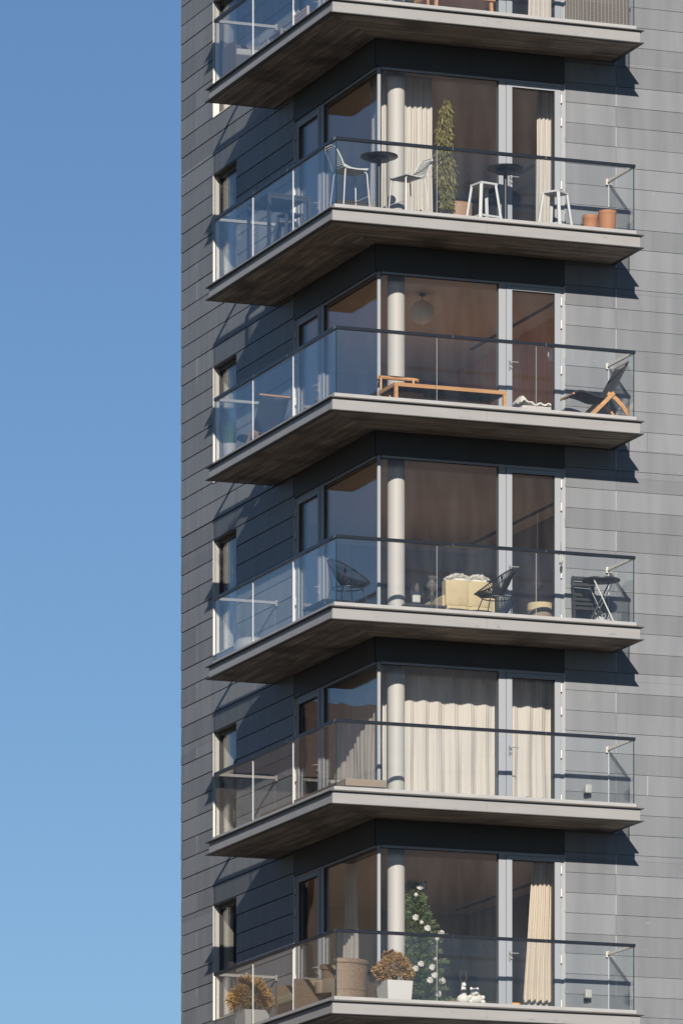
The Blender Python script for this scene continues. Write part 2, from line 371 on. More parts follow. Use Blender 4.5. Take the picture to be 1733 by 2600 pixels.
SOF_P = .09
def balcony(k):
    zb = FL[k]
    X1, Y1 = 5.11, 5.68; Ei = W - .004
    def L(o, i=None):      # L outline grown by o
        return [(-o, -o), (X1 + o, -o), (X1 + o, Ei), (Ei, Ei), (Ei, Y1 + o), (-o, Y1 + o)]
    m = MB(); m.prism(L(-.02), zb + .03, zb + .229); bal = m.build('balcony', 'deck', TOWER)
    # fascia pieces
    m = MB(); h0, h1 = zb + .014, zb + .192; t = .018
    for a, c in ((0, 2.54), (2.54, X1)): m.box(a + .0015, c - .0015, 0, t, h0, h1)
    for a, c in ((t, 1.55), (1.55, Y1)): m.box(0, t, a + .0015, c - .0015, h0, h1)
    m.box(X1 - t, X1, t, Ei, h0, h1); m.box(t, Ei, Y1 - t, Y1, h0, h1)
    m.build('fascia', 'fascia', bal)
    m = MB()
    m.prism(L(.05), zb, zb + .012); m.prism(L(.05), zb + .194, zb + .207)
    m.build('edge_trim', 'lip', bal)
    m = MB(); i0 = .045; h0, h1 = zb + .208, zb + .285; t = .075
    m.box(i0, X1 - i0, i0, i0 + t, h0, h1); m.box(i0, i0 + t, i0 + t, Y1 - i0, h0, h1)
    m.box(X1 - i0 - t, X1 - i0, i0 + t, Ei, h0, h1); m.box(i0 + t, Ei, Y1 - i0 - t, Y1 - i0, h0, h1)
    m.build('kerb', 'kerb', bal)
    # soffit boards, mitred at the corner
    for ax in 'xy':
        m = MB(); d = .035; n = 0
        while d < W - .03:
            e = min(d + SOF_P, W - .012); z = zb - .004 + random.uniform(-.0015, .0015); g_ = .006
            far = (X1 if ax == 'x' else Y1) - .03
            cuts = [None]; q = random.uniform(.8, 2.2)
            while q < far - .4: cuts.append(q); q += random.uniform(1.1, 2.4)
            cuts.append(far)
            for s0, s1 in zip(cuts, cuts[1:]):
                lo0, lo1 = (d + g_ * .4, e - g_ * .6) if s0 is None else (s0, s0)
                if s0 is not None and s0 < e: lo0, lo1 = d, e
                hi = s1 - .004
                if hi < e + .1: continue
                P = [(lo0, d), (hi, d), (hi, e - g_), (lo1 if s0 is None else lo0, e - g_)]
                if ax == 'y': P = [(p[1], p[0]) for p in P][::-1]
                m.prism(P, z, zb - .0005)
            d = e
        m.build('soffit', 'soffx' if ax == 'x' else 'soffy', bal)
    # glass balustrade
    g0, g1 = zb + .24, zb + 1.275; o = .085; t = .013; xr, yr = X1 - .06, Y1 - .05
    def pane(x0, x1, y0, y1, e0, e1):
        m = MB(); ax = 0 if x1 - x0 > y1 - y0 else 1
        m.box(x0, x1, y0, y1, g0, g1)
        fs = m.mi; fs[0] = fs[1] = 1
        if ax == 0: fs[4], fs[5] = e0, e1
        else: fs[2], fs[3] = e0, e1
        m.build('glass_panel', ['rglass', 'gedge', 'gseam'], bal)
    s = .0035
    for a, c, e0, e1 in ((o + t + .002, 1.75, 1, 2), (1.75, 3.4, 2, 2), (3.4, xr, 2, 1)): pane(a + s, c - s, o, o + t, e0, e1)
    for a, c, e0, e1 in ((o, 2.0, 1, 2), (2.0, 3.85, 2, 2), (3.85, yr, 2, 1)): pane(o, o + t, a + s, c - s, e0, e1)
    pane(xr - t, xr, o + t + .01, W - .03, 1, 2); pane(o + t + .01, W - .03, yr - t, yr, 1, 2)
    # handrails
    r0, r1 = zb + 1.272, zb + 1.322; hw = .028; c = o + t / 2
    m = MB()
    for a, e in ((c - hw, 2.0), (2.0, 3.55), (3.55, xr + .012)): m.box(a + .0015, e - .0015, c - hw, c + hw, r0, r1)
    m.build('handrail', 'rail', bal, bevel=.004)
    m = MB()
    for a, e in ((c + hw + .001, 2.2), (2.2, 3.75), (3.75, yr + .012)): m.box(c - hw, c + hw, a + .0015, e - .0015, r0, r1)
    m.build('handrail', 'rail', bal, bevel=.004)
    m = MB(); m.box(xr - t / 2 - hw, xr - t / 2 + hw - .02, c + hw + .002, W - .012, r0 + .002, r1 - .004)
    m.box(xr - .05, xr + .005, W - .04, W - .008, r0 - .03, r1 + .012); e1_ = m.build('handrail', 'steel', bal)
    m = MB(); m.box(c + hw + .002, W - .012, yr - t / 2 - hw, yr - t / 2 + hw, r0 + .002, r1 - .004)
    m.box(W - .04, W - .008, yr - .05, yr + .005, r0 - .03, r1 + .012); m.build('handrail', 'steel_d', bal)
    for e in (e1_,): e['label'] = 'pale steel return rail'
for k in ['G'] + ORDER: balcony(k)

# ---------------------------------------------------------------- glazing
def F_(axis):       # frame helper: box in wall coordinates u (along wall), d (depth from wall plane), z
    def f(m, u0, u1, d0, d1, z0, z1, mi=0):
        if axis == 'y': m.box(u0, u1, W + d0, W + d1, z0, z1, mi)
        else: m.box(W + d0, W + d1, u0, u1, z0, z1, mi)
    return f
def glazing(k):
    zf, h, up = DECK[k], HEAD[k], FL[ABOVE[k]]
    for ax, u_m0, u_m1, u_end in (('y', 3.21, 3.33, FRONT_X1), ('x', 3.55, 3.70, SIDE_Y1)):
        bx = F_(ax)
        # spandrel panels above the head
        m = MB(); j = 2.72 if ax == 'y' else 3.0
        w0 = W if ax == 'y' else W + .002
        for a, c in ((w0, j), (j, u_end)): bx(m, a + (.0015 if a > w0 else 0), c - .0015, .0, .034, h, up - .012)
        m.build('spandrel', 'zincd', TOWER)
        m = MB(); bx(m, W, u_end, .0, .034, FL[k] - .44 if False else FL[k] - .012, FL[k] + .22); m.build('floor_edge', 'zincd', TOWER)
        # fixed window
        m = MB(); c0 = W + .108
        bx(m, c0, u_m0 - .001, .035, .115, h - .04, h - .001)          # head
        bx(m, c0, u_m0 - .001, .035, .115, zf + .001, zf + .07)          # sill
        bx(m, u_m0, u_m1, .03, .12, zf + .001, h - .001)                 # mullion
        bx(m, u_m1 - .012, u_m1 - .004, .026, .029, zf + .01, h - .01)
        win = m.build('window', 'frame', TOWER)
        m = MB(); bx(m, c0 - .002, u_m0 + .003, .068, .086, zf + .065, h - .036); m.build('pane', 'glass', win)
        m = MB(); bx(m, u_m0 - .012, u_m0 - .002, .05, .066, zf + .07, h - .041); bx(m, c0, u_m0 - .013, .05, .066, h - .05, h - .041)
        m.build('gasket', 'gasket', win)
        # door
        fr = .055; s = .095
        m = MB()
        bx(m, u_m1 + .001, u_end - .002, .03, .12, h - .05, h - .001); bx(m, u_end - fr, u_end - .003, .03, .12, zf + .001, h - .051)
        bx(m, u_end - .002, u_end + .004, -.004, .03, zf, h, 1); bx(m, u_end - .0025, u_end - .0005, .031, .119, zf, h - .002, 1)
        dfr = m.build('door_frame', ['frame', 'jamb'], TOWER)
        d0, d1 = u_m1 + .006, u_end - fr - .006; z0, z1 = zf + .02, h - .056
        m = MB()
        bx(m, d0, d0 + s, .022, .10, z0, z1); bx(m, d1 - s, d1, .022, .10, z0, z1)
        bx(m, d0 + s, d1 - s, .022, .10, z1 - .065, z1 - .001); bx(m, d0 + s, d1 - s, .022, .10, z0, z0 + .13)
        door = m.build('door', 'frame', TOWER)
        m = MB(); bx(m, d0 + s - .003, d1 - s + .003, .066, .084, z0 + .12, z1 - .06); m.build('pane', 'glass', door)
        m = MB()
        for a in (d0 + s, d1 - s - .012): bx(m, a, a + .012, .045, .064, z0 + .13, z1 - .065)
        bx(m, d0 + s + .012, d1 - s - .012, .045, .064, z1 - .077, z1 - .066); m.build('gasket', 'gasket', door)
        m = MB(); zh = zf + 1.0; uh = d0 + .05
        P = lambda u, d, z: (u, W + d, z) if ax == 'y' else (W + d, u, z)
        m.tube([P(uh, .022, zh), P(uh, -.035, zh), P(uh + .02, -.045, zh), P(uh + .13, -.045, zh)], .0085, 8)
        bx(m, uh - .018, uh + .018, .012, .0225, zh - .12, zh + .04)
        m.tube([P(uh, .02, zh - .08), P(uh, -.01, zh - .08), P(uh + .05, -.012, zh - .08)], .006, 6)
        m.build('handle', 'steel_d', door, smooth=True)
        for zz in (h - .24, h - .60, zf + .95, zf + .25):
            m = MB(); m.tube([P(d1 + .01, .012, zz - .06), P(d1 + .01, .012, zz + .06)], .009, 8)
            m.tube([P(d1 + .01, .012, zz - .075), P(d1 + .01, .012, zz - .06)], .012, 8, 1); m.build('hinge', ['steel', 'gasket'], door, smooth=True)
    # corner post
    m = MB(); m.box(GX - .005, GX + .042, GX - .005, GX + .042, zf + .001, h - .001); m.build('corner_post', 'frame', TOWER, bevel=.003)
    # small window on the shaded side
    bx = F_('x'); z0, z1 = SILL[k], snap(h)
    m = MB()
    j = .010
    bx(m, SW1 - .004, SW1 + .008, -.006, .135, z0 - .004, z1 + .004, 1); bx(m, SW0 - .008, SW0 + .004, -.004, .135, z0 - .004, z1 + .004, 2)
    bx(m, SW0 + .005, SW1 - .005, -.012, .135, z0 - .012, z0 + .006, 1); bx(m, SW0 + .005, SW1 - .005, -.004, .135, z1 - .008, z1 + .004, 2)
    win = m.build('window', ['frame', 'jamb', 'lip'], TOWER)
    m = MB(); f = .055; a0, a1, c0, c1 = SW0 + .005, SW1 - .005, z0 + .007, z1 - .009
    bx(m, a0, a0 + f, .10, .17, c0, c1); bx(m, a1 - f, a1, .10, .17, c0, c1); bx(m, a0 + f, a1 - f, .10, .17, c1 - f, c1); bx(m, a0 + f, a1 - f, .10, .17, c0, c0 + f)
    m.build('frame', 'lip', win)
    m = MB(); bx(m, a0 + f - .003, a1 - f + .003, .125, .143, c0 + f - .003, c1 - f + .003); m.build('pane', 'glass', win)
    m = MB(); bx(m, SW1 - .03, SW1 - .006, .18, .34, z0, z1); m.build('inner_reveal', 'jamb', win)
for k in ORDER: glazing(k)

# ---------------------------------------------------------------- rooms behind the glass
CEIL = {k: HEAD[k] + (.10 if k != 'A' else .06) for k in ORDER}
RW = dict(A=5.9, B=6.3, C=5.12, D=5.75, E=5.8, F=5.65)
TRACK = dict(B=(5.93, 6.4, 8.4), C=(4.73, 2.6, 6.2), D=(5.37, 3.6, 8.3), F=(5.25, 3.8, 8.1))
xi, yi = W + .245, W + .245
for k in ORDER:
    zf, zc = DECK[k] - .004, CEIL[k]
    m = MB(); m.box(xi, XB - .26, yi, YB - .26, FL[k] - .02, zf - .001)
    m.box(W + .037, xi, W + .037, SIDE_Y1, FL[k] - .02, zf - .001); m.box(xi, FRONT_X1, W + .037, yi, FL[k] - .02, zf - .001)
    m.build('floor', 'floor', TOWER)
    m = MB(); m.box(xi, XB - .26, yi, YB - .26, zc, zc + .08); m.build('ceiling', 'ceil', TOWER)
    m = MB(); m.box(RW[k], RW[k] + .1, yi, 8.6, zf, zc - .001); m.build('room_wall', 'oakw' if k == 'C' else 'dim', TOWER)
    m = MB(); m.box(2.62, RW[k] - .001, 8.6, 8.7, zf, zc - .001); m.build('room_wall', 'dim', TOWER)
    m = MB(); m.box(xi, 2.6, 7.2, 7.3, zf, zc - .001); m.box(2.5, 2.6, 7.301, YB - .26, zf, zc - .001); m.box(xi, 2.499, YB - .30, YB - .261, zf, zc - .001)
    m.build('room_wall', 'white', TOWER)
    if k in 'DF':
        m = MB()
        for a, c in (((3.5, 4.25), (5.0, 5.6)) if k == 'D' else ((3.85, 4.2), (4.85, 5.5))): m.box(a, c, 8.56, 8.599, zf, zf + 2.1)
        m.build('room_door', 'navy', TOWER)
    if k in TRACK:
        x, a, c = TRACK[k]; m = MB(); m.box(x - .03, x + .03, a, c, zc - .022, zc - .001); m.build('ceiling_track', 'black', TOWER)
    m = MB(); m.lathe([(.137, zf), (.137, zc - .001)], (1.655, 1.6, 0), 40); m.build('column', 'colm', TOWER, smooth=True)

# ---------------------------------------------------------------- furniture builders (local coordinates, z = 0 at the floor)
def P2(k, x, y, dz=0.): return (x, y, DECK[k] + dz)
def pedestal_table(label, loc, group=None):
    t = thing('pedestal_table', label, 'table', loc, 0, group)
    m = MB(); m.lathe([(.05, .955), (.27, .965), (.29, .975), (.295, .985), (.29, .997), (.27, .999)], n=48); m.build('tabletop', 'black', t, smooth=True)
    m = MB(); m.lathe([(.16, .915), (.16, .935), (.05, .954)], n=24); m.build('mounting_plate', 'black', t, smooth=True)
    m = MB(); m.tube([(0, 0, .02), (0, 0, .93)], .034, 16); m.build('stem', 'black', t, smooth=True)
    m = MB(); m.lathe([(.24, 0), (.24, .012), (.05, .025), (.04, .05)], n=32); m.build('base', 'black', t, smooth=True)
    return t
def counter_chair(label, loc, rz, group=None):
    """white bucket counter chair with a ribbed open back; faces +x"""
    t = thing('counter_chair', label, 'chair', loc, rz, group); sh = .66
    def row(s, w, n=13):       # seat surface: s 0 front .. 1 rear
        x = .22 - .42 * s; z = sh - .02 * math.sin(math.pi * min(1, s * 1.1)) + (.03 * max(0, s - .75) / .25)
        return [(x, w * (j / (n - 1) - .5), z + .03 * (2 * j / (n - 1) - 1) ** 4) for j in range(n)]
    m = MB(); m.grid([row(i / 10, .42 - .05 * (i / 10)) for i in range(11)]); m.build('seat', 'wpaint', t, smooth=True, solid=.016)
    bp = lambda q, w: (-.20 - .10 * q - .06 * q * q, w * (.185 - .03 * q * q), sh + .03 + .31 * q)
    m = MB()
    edge = [bp(i / 12, -1) for i in range(12)] + [(bp(1, 0)[0] - .003, w * .14, sh + .352) for w in (-.8, 0, .8)] + [bp(i / 12, 1) for i in range(11, -1, -1)]
    m.tube([(.2, -.205, sh + .005), (.0, -.195, sh), (-.15, -.19, sh + .008)] + edge + [(-.15, .19, sh + .008), (.0, .195, sh), (.2, .205, sh + .005)], .011, 8)
    for i in range(1, 12):
        q = i / 12; a, b = bp(q, -1), bp(q, 1); m.tube([a, (a[0] - .03, 0, a[2]), b], .0075, 6)
    m.build('backrest', 'wpaint', t, smooth=True)
    for sx, sy in ((1, 1), (1, -1), (-1, 1), (-1, -1)):
        m = MB(); m.tube([(.16 if sx > 0 else -.16, sy * .16, sh - .01), (.19 * sx + .01, sy * .185, sh - .05), (.235 * sx, sy * .225, 0)], [.011, .012, .009], 8); m.build('leg', 'wpaint', t, smooth=True)
    m = MB(); z = .26; c = [(.215, -.2, z), (.215, .2, z), (-.215, .2, z), (-.215, -.2, z)]
    m.tube([c[0], c[1]], .008, 6); m.build('footrest', 'wpaint', t, smooth=True)
    return t
def stool(label, loc, rz, mt='wpaint', group=None, h=.66):
    t = thing('bar_stool', label, 'stool', loc, rz, group); q = .155
    m = MB(); m.box(-q, q, -q, q, h - .03, h); m.box(-.05, .05, -.014, .014, h - .0005, h + .001); m.build('seat', mt, t, bevel=.008)
    for sx in (1, -1):
        for sy in (1, -1):
            m = MB(); m.bar((sx * (q - .02), sy * (q - .02), h - .03), (sx * (q + .05), sy * (q + .05), 0), .05, .035, up=(sx, sy, 0)); m.build('leg', mt, t, bevel=.004)
    e = q + .028; m = MB()
    for a, b in (((-e, -e), (e, -e)), ((e, -e), (e, e)), ((e, e), (-e, e)), ((-e, e), (-e, -e))): m.bar((*a, .13), (*b, .13), .02, .028)
    m.build('footrest', mt, t); return t
def slat_cushion(m, w): pass
def sling_chair(label, loc, rz, group=None):
    """folding wooden lounger with crossing curved legs and a black canvas sling; faces +x"""
    t = thing('sling_chair', label, 'chair', loc, rz, group); hw = .24
    side = [(.52, .42), (.42, .465), (.27, .45), (.10, .40), (-.03, .40), (-.11, .46), (-.21, .62), (-.31, .80), (-.40, .97)]
    def spl(n=28):
        pts = []
        for i in range(n + 1):
            u = i / n * (len(side) - 1); a = int(min(u, len(side) - 2)); f = u - a
            p0, p1, p2, p3 = side[max(a - 1, 0)], side[a], side[a + 1], side[min(a + 2, len(side) - 1)]
            pts.append(tuple(.5 * (2 * p1[d] + (p2[d] - p0[d]) * f + (2 * p0[d] - 5 * p1[d] + 4 * p2[d] - p3[d]) * f * f + (3 * p1[d] - p0[d] - 3 * p2[d] + p3[d]) * f ** 3) for d in (0, 1)))
        return pts
    S_ = spl(); m = MB()
    m.grid([[(x, y, z - .035 * (1 - (y / hw) ** 2)) for y in np.linspace(-hw - .005, hw + .005, 9)] for x, z in S_]); m.build('canvas_sling', 'canvas', t, smooth=True, solid=.012)
    for sy in (-1, 1):
        m = MB(); m.tube([(x, sy * hw, z) for x, z in S_[:17]], .018, 8); m.build('seat_rail', 'canvas', t, smooth=True)
        m = MB(); m.tube([(x, sy * hw, z) for x, z in S_[15:]], .018, 8); m.build('back_rail', 'canvas', t, smooth=True)
        m = MB(); C = [(.32, 0), (.20, .12), (.06, .26), (-.08, .40), (-.15, .47)]
        for a, b in zip(C, C[1:]): m.bar((a[0], sy * (hw + .035), a[1]), (b[0], sy * (hw + .035), b[1]), .025, .06)
        m.build('leg', 'teak', t, smooth=True, ang=50)
        m = MB(); C = [(-.46, 0), (-.41, .14), (-.31, .28), (-.19, .39), (-.06, .46)]
        for a, b in zip(C, C[1:]): m.bar((a[0], sy * (hw + .005), a[1]), (b[0], sy * (hw + .005), b[1]), .025, .065)
        m.build('leg', 'teak', t, smooth=True, ang=50)
    m = MB()
    for x, z in ((-.40, .975), (.52, .415), (.24, .07), (-.43, .08), (-.11, .43)): m.tube([(x, -hw - .03, z), (x, hw + .03, z)], .016, 8)
    m.build('crossbar', 'teak', t, smooth=True); return t
def cord_chair(label, loc, rz, group=None):
    """round cord chair: big tilted hoop, cords running to a small ring at the seat, four wire legs; faces +x"""
    t = thing('cord_chair', label, 'chair', loc, rz, group)
    def hoop(a):
        x, y = .36 * math.cos(a), .36 * math.sin(a) * (1.06 - .06 * math.cos(a))
        q = (.36 - x) / .72
        return Vector((.30 - .60 * q, y, .44 + .42 * q ** 1.25))
    def inner(a): return Vector((-.06 + .085 * math.cos(a), .085 * math.sin(a), .40 + .05 * (1 - math.cos(a)) * .5))
    N = 56; A = [2 * math.pi * i / N for i in range(N)]
    m = MB(); m.tube([hoop(a) for a in A], .011, 8, closed=True); m.build('hoop', 'black', t, smooth=True)
    m = MB(); m.tube([inner(a) for a in A[::3]], .008, 6, closed=True)
    for a in A:
        h, i = hoop(a), inner(a); mid = (h + i) / 2 - Vector((0, 0, .035)); m.tube([h, mid, i], .0075, 5)
    m.build('cord_seat', 'black', t, smooth=True)
    m = MB(); ring = [Vector((-.04 + .24 * math.cos(a), .22 * math.sin(a), .385)) for a in A[::3]]; m.tube(ring, .009, 6, closed=True); m.build('seat_ring', 'black', t, smooth=True)
    for a, p in ((.75, (.26, .25, 0)), (-.75, (.26, -.25, 0)), (2.5, (-.36, .24, 0)), (-2.5, (-.36, -.24, 0))):
        m = MB(); h = hoop(a); r = Vector((-.04 + .24 * math.cos(a), .22 * math.sin(a), .385)); m.tube([h, r, p], .009, 6); m.build('leg', 'black', t, smooth=True)
    return t
def bush_planter(label, loc, rz, rw, rh, group=None):
    t = thing('planter', label, 'plant', loc, rz, group); b, tp, h = .19, .215, .40
    m = MB(); m.add([(-b, -b, 0), (b, -b, 0), (b, b, 0), (-b, b, 0), (-tp, -tp, h), (tp, -tp, h), (tp, tp, h), (-tp, tp, h)], [(0, 3, 2, 1), (0, 1, 5, 4), (1, 2, 6, 5), (2, 3, 7, 6), (3, 0, 4, 7)])
    i = tp - .02; m.add([(-tp, -tp, h), (tp, -tp, h), (tp, tp, h), (-tp, tp, h), (-i, -i, h), (i, -i, h), (i, i, h), (-i, i, h), (-i, -i, h - .05), (i, -i, h - .05), (i, i, h - .05), (-i, i, h - .05)],
        [(k, (k + 1) % 4, 4 + (k + 1) % 4, 4 + k) for k in range(4)] + [(4 + k, 4 + (k + 1) % 4, 8 + (k + 1) % 4, 8 + k) for k in range(4)])
    m.build('pot', 'plaster', t)
    m = MB(); m.box(-i + .002, i - .002, -i + .002, i - .002, h - .08, h - .04); m.build('soil', 'soil', t)
    m = MB(); c = np.array([0, 0, h + rh * .72])
    for q in range(46):
        d = RNG.normal(size=3); d[2] = abs(d[2]) * .9 - .25; d /= np.linalg.norm(d); e = c + d * np.array([rw, rw, rh]) * .85
        m.tube([(0, 0, h - .05), tuple((c + e) / 2 * .6 + np.array([0, 0, h]) * .4), tuple(e)], [.008, .005, .002], 4)
    m.build('twigs', 'bark', t)
    m = MB(); n = 5200; d = RNG.normal(size=(n, 3)); d /= np.linalg.norm(d, axis=1)[:, None]; d[:, 2] = np.where(d[:, 2] < -.62, -d[:, 2], d[:, 2])
    lump = 1 + .13 * np.sin(d[:, 0] * 4.3 + d[:, 2] * 3) + .09 * np.sin(d[:, 0] * 9 + 1) * np.cos(d[:, 1] * 8) + .07 * np.sin(d[:, 2] * 11 + d[:, 0] * 5)
    rad = (RNG.uniform(.35, 1.04, n) ** .45) * lump
    C = c + d * rad[:, None] * np.array([rw, rw, rh]) ; Dr = d + RNG.normal(size=(n, 3)) * .55 + np.array([0, 0, .25])
    m.leaves(C, Dr, RNG.uniform(.03, .06, n), RNG.uniform(.012, .022, n)); m.build('foliage', 'dry', t); return t
def curtain(label, pts, z0, z1, mt, amp=.035, wl=.11, top_gather=0., group=None, name='curtain', hem=0.):
    """hanging pleated cloth along a floor plan path; pts = (x, y) path; optional gathering of the top towards the path end"""
    P = [Vector((*p, 0)) for p in pts]; seg = [(P[i + 1] - P[i]).length for i in range(len(P) - 1)]; Lg = sum(seg); n = max(24, int(Lg / .008))
    cols = []; ph = random.uniform(0, 6); w1, w2, w3 = (random.uniform(.7, 1.3) for _ in range(3))
    for i in range(n + 1):
        s = Lg * i / n; q = s; j = 0
        while j < len(seg) - 1 and q > seg[j]: q -= seg[j]; j += 1
        d = (P[j + 1] - P[j]).normalized(); p = P[j] + d * q; nn = Vector((-d.y, d.x, 0)); cols.append((s, p, nn))
    rows = []; H = 22
    for r in range(H + 1):
        f = r / H; z = z1 + (z0 - z1) * f; row = []
        for s, p, nn in cols:
            a = amp * (.45 + .75 * min(1, f * 1.4))
            o = a * math.sin(2 * math.pi * s / wl + ph + 1.1 * math.sin(3 * s * w1 + 1.2 * f)) + .004 * (1 + 2.2 * max(0, 1 - f * 7)) * math.sin(2 * math.pi * s / .052 + 2 * math.sin(4 * s)) + .35 * a * math.sin(2 * math.pi * s / (wl * 2.7) * w2 + 2 * f) + .012 * math.sin(9 * f + 5 * s * w3)
            q = p
            if top_gather: q = P[-1] + (p - P[-1]) * (1 - top_gather * (1 - f) ** 1.3)
            row.append((q.x + nn.x * o, q.y + nn.y * o, z + (hem * math.sin(7 * s) if r == H else 0)))
        rows.append(row)
    m = MB(); m.grid(rows); o = m.build(name, mt, None, smooth=True, ang=180); return tag(o, label, 'curtain', group)

# ---------------------------------------------------------------- second balcony from the top (B)
k = 'B'
t = thing('bar_table', 'tall dark square bar table behind the left railing glass', 'table', P2(k, .60, 4.05), R(4))
m = MB(); m.box(-.37, .37, -.42, .42, 1.03, 1.06); m.build('tabletop', 'navy', t, bevel=.004)
for sx in (-1, 1):
    for sy in (-1, 1): m = MB(); m.box(sx * .345 - .024, sx * .345 + .024, sy * .395 - .024, sy * .395 + .024, 0, 1.03); m.build('leg', 'navy', t)
m = MB(); [m.box(-.32, .32, sy * .395 - .015, sy * .395 + .015, .98, 1.029) for sy in (-1, 1)]; m.build('apron', 'navy', t)
stool('dark stool under the tall square bar table, the one nearer the corner', P2(k, .52, 3.32), R(10), 'navy', 'dark stools by the square bar table')
s2 = stool('dark stool under the tall square bar table, the one farther from the corner', P2(k, .66, 3.85), R(-8), 'navy', 'dark stools by the square bar table')
G_ = 'white slatted counter chairs around the round black table'
c1 = counter_chair('white slatted chair standing behind the glass corner of the balcony', P2(k, .44, .42), R(8), G_)
dup(c1, P2(k, 1.45, .52), R(197), 'white slatted chair seen from below, turned towards the round black table', G_)
G_ = 'round black pedestal tables'
t1 = pedestal_table('round black pedestal table between the two white slatted chairs', P2(k, .99, .60), G_)
dup(t1, P2(k, 3.10, .62), 0, 'round black pedestal table between the two white stools', G_)
G_ = 'white metal stools'
s1 = stool('white metal stool left of the round table, in front of the dark window', P2(k, 2.66, .42), R(12), 'wpaint', G_)
dup(s1, P2(k, 3.89, .52), R(38), 'white metal stool in front of the balcony door', G_)
def pot(label, loc, r, h, group):
    t = thing('flower_pot', label, 'pot', loc, 0, group)
    m = MB(); m.lathe([(r * .80, 0), (r * .86, .01), (r * .97, h * .55), (r, h - .055), (r * 1.03, h - .05), (r * 1.03, h), (r * .95, h), (r * .92, h * .5), (r * .8, h * .45)], n=40); m.build('body', 'terra', t, smooth=True)
    m = MB(); m.lathe([(r * .8, h * .45), (r * .8, h * .5)], n=24); m.build('soil', 'soil', t); return t
pot('shorter terracotta pot beside the wall lamp', P2(k, 4.53, .62), .125, .37, 'terracotta pots')
pot('taller terracotta pot nearest the glass end', P2(k, 4.745, .45), .14, .42, 'terracotta pots')
t = thing('pot_saucer', 'flat terracotta saucers lying left of the terracotta pots', 'saucer', P2(k, 4.28, .50))
for i in range(3): m = MB(); m.lathe([(.09, .0), (.13, .03), (.135, .05), (.12, .05), (.09, .02)], (0.02 * i, .01 * i, .045 * i), 28); m.build('saucer', 'terra', t, smooth=True)
t = thing('leafy_plant', 'tall olive green leafy plant beside the cream curtain inside', 'plant', P2(k, 2.47, 1.56))
m = MB(); m.lathe([(.10, 0), (.13, .02), (.15, .26), (.135, .26), (.12, .2)], n=28); m.build('pot', 'taupe', t, smooth=True)
m = MB()
for q in range(5): a = q * 1.3; m.tube([(.02 * math.cos(a), .02 * math.sin(a), .2), (.05 * math.cos(a), .05 * math.sin(a), 1.1), (.07 * math.cos(a + .5), .07 * math.sin(a + .5), 2.0)], [.012, .009, .004], 5)
m.build('stem', 'bark', t)
m = MB(); n = 2400; z = RNG.uniform(.25, 2.16, n) + .05 * RNG.normal(size=2400); zf_ = (z - .2) / 1.96
rad = (.118 * np.sin(np.clip(zf_, 0, 1) * math.pi * .93 + .12) ** .6 + .02) * (1 + .3 * np.sin(z * 7) * .6) * RNG.uniform(.1, 1, n) ** .5; a = RNG.uniform(0, 2 * math.pi, n)
C = np.stack([rad * np.cos(a) + .03 * np.sin(3 * z), rad * np.sin(a), z], 1); Dr = np.stack([np.cos(a) * .45, np.sin(a) * .45, -np.ones(n) * .9], 1) + RNG.normal(size=(n, 3)) * .3
m.leaves(C, Dr, RNG.uniform(.05, .12, n), RNG.uniform(.010, .020, n)); m.build('foliage', 'plant', t)
t = thing('leather_chair', 'tan leather chair back just inside the dark window by the white stool', 'chair', P2(k, 2.87, 1.95))
m = MB(); m.grid([[(x, .05 * (x / .2) ** 2 - .02 * zz, .42 + zz) for x in np.linspace(-.21, .21, 11)] for zz in np.linspace(0, .34, 6)]); m.build('backrest', 'tan', t, smooth=True, solid=.04)
m = MB(); m.box(-.21, .21, .03, .45, .40, .46); m.build('seat', 'tan', t, bevel=.02)
for sx in (-1, 1):
    for yy in (.06, .42): m = MB(); m.tube([(sx * .18, yy, .4), (sx * .2, yy, 0)], .012, 8); m.build('leg', 'black', t, smooth=True)
zt = {q: CEIL[q] - .012 for q in ORDER}; z0_ = lambda q: DECK[q] + .01
curtain('cream curtain hanging behind the white column, beside the green plant', [(1.52, 1.86), (2.36, 1.86)], z0_('B'), zt['B'], 'linen', .03, .085)
curtain('narrow cream curtain inside the door behind the white stool', [(4.12, 1.80), (4.42, 1.80)], z0_('B'), zt['B'], 'linen', .03, .07)
curtain('pale curtain end at the corner behind the white chair', [(1.50, 2.0), (1.50, 2.32)], z0_('B'), zt['B'], 'linen', .025, .08)

# ---------------------------------------------------------------- third balcony (C)
k = 'C'
t = thing('daybed', 'low wooden slatted daybed along the front railing', 'daybed', P2(k, 2.05, .62))
m = MB()
for y in (-.33, .33): m.box(-.93, .93, y - .022, y + .022, .285, .345)
for x in (-.908, .908): m.box(x - .022, x + .022, -.307, .307, .285, .345)
m.build('frame', 'teak', t, bevel=.004)
for sx in (-.9, .9):
    for sy in (-.33, .33): m = MB(); m.box(sx - .027, sx + .027, sy - .026, sy + .026, 0, .284); m.build('leg', 'teak', t)
m = MB()
for i in range(9): x = -.8 + i * .2; m.box(x - .06, x + .06, -.306, .306, .30, .318)
m.box(-.88, .88, -.30, .30, .319, .338, 1); m.build('slat_base', ['canvas', 'canvas'], t)
t = thing('wooden_armchair', 'low wooden armchair with curved back behind the white column', 'chair', P2(k, 1.46, 1.02), R(90))
m = MB(); m.tube([(-.03, -.33, .56), (.06, -.27, .59), (.10, 0, .60), (.06, .27, .59), (-.03, .33, .56)], [.025, .03, .036, .03, .025], 8); m.build('back_rail', 'teak', t, smooth=True)
m = MB(); m.box(-.42, .04, -.27, .27, .26, .29); m.build('seat', 'teak', t, bevel=.01)
for sx in (-.38, .02):
    for sy in (-.27, .27): m = MB(); m.tube([(sx, sy, 0), (sx, sy, .26 if sx < 0 else .58)], .018, 8); m.build('leg', 'teak', t, smooth=True)
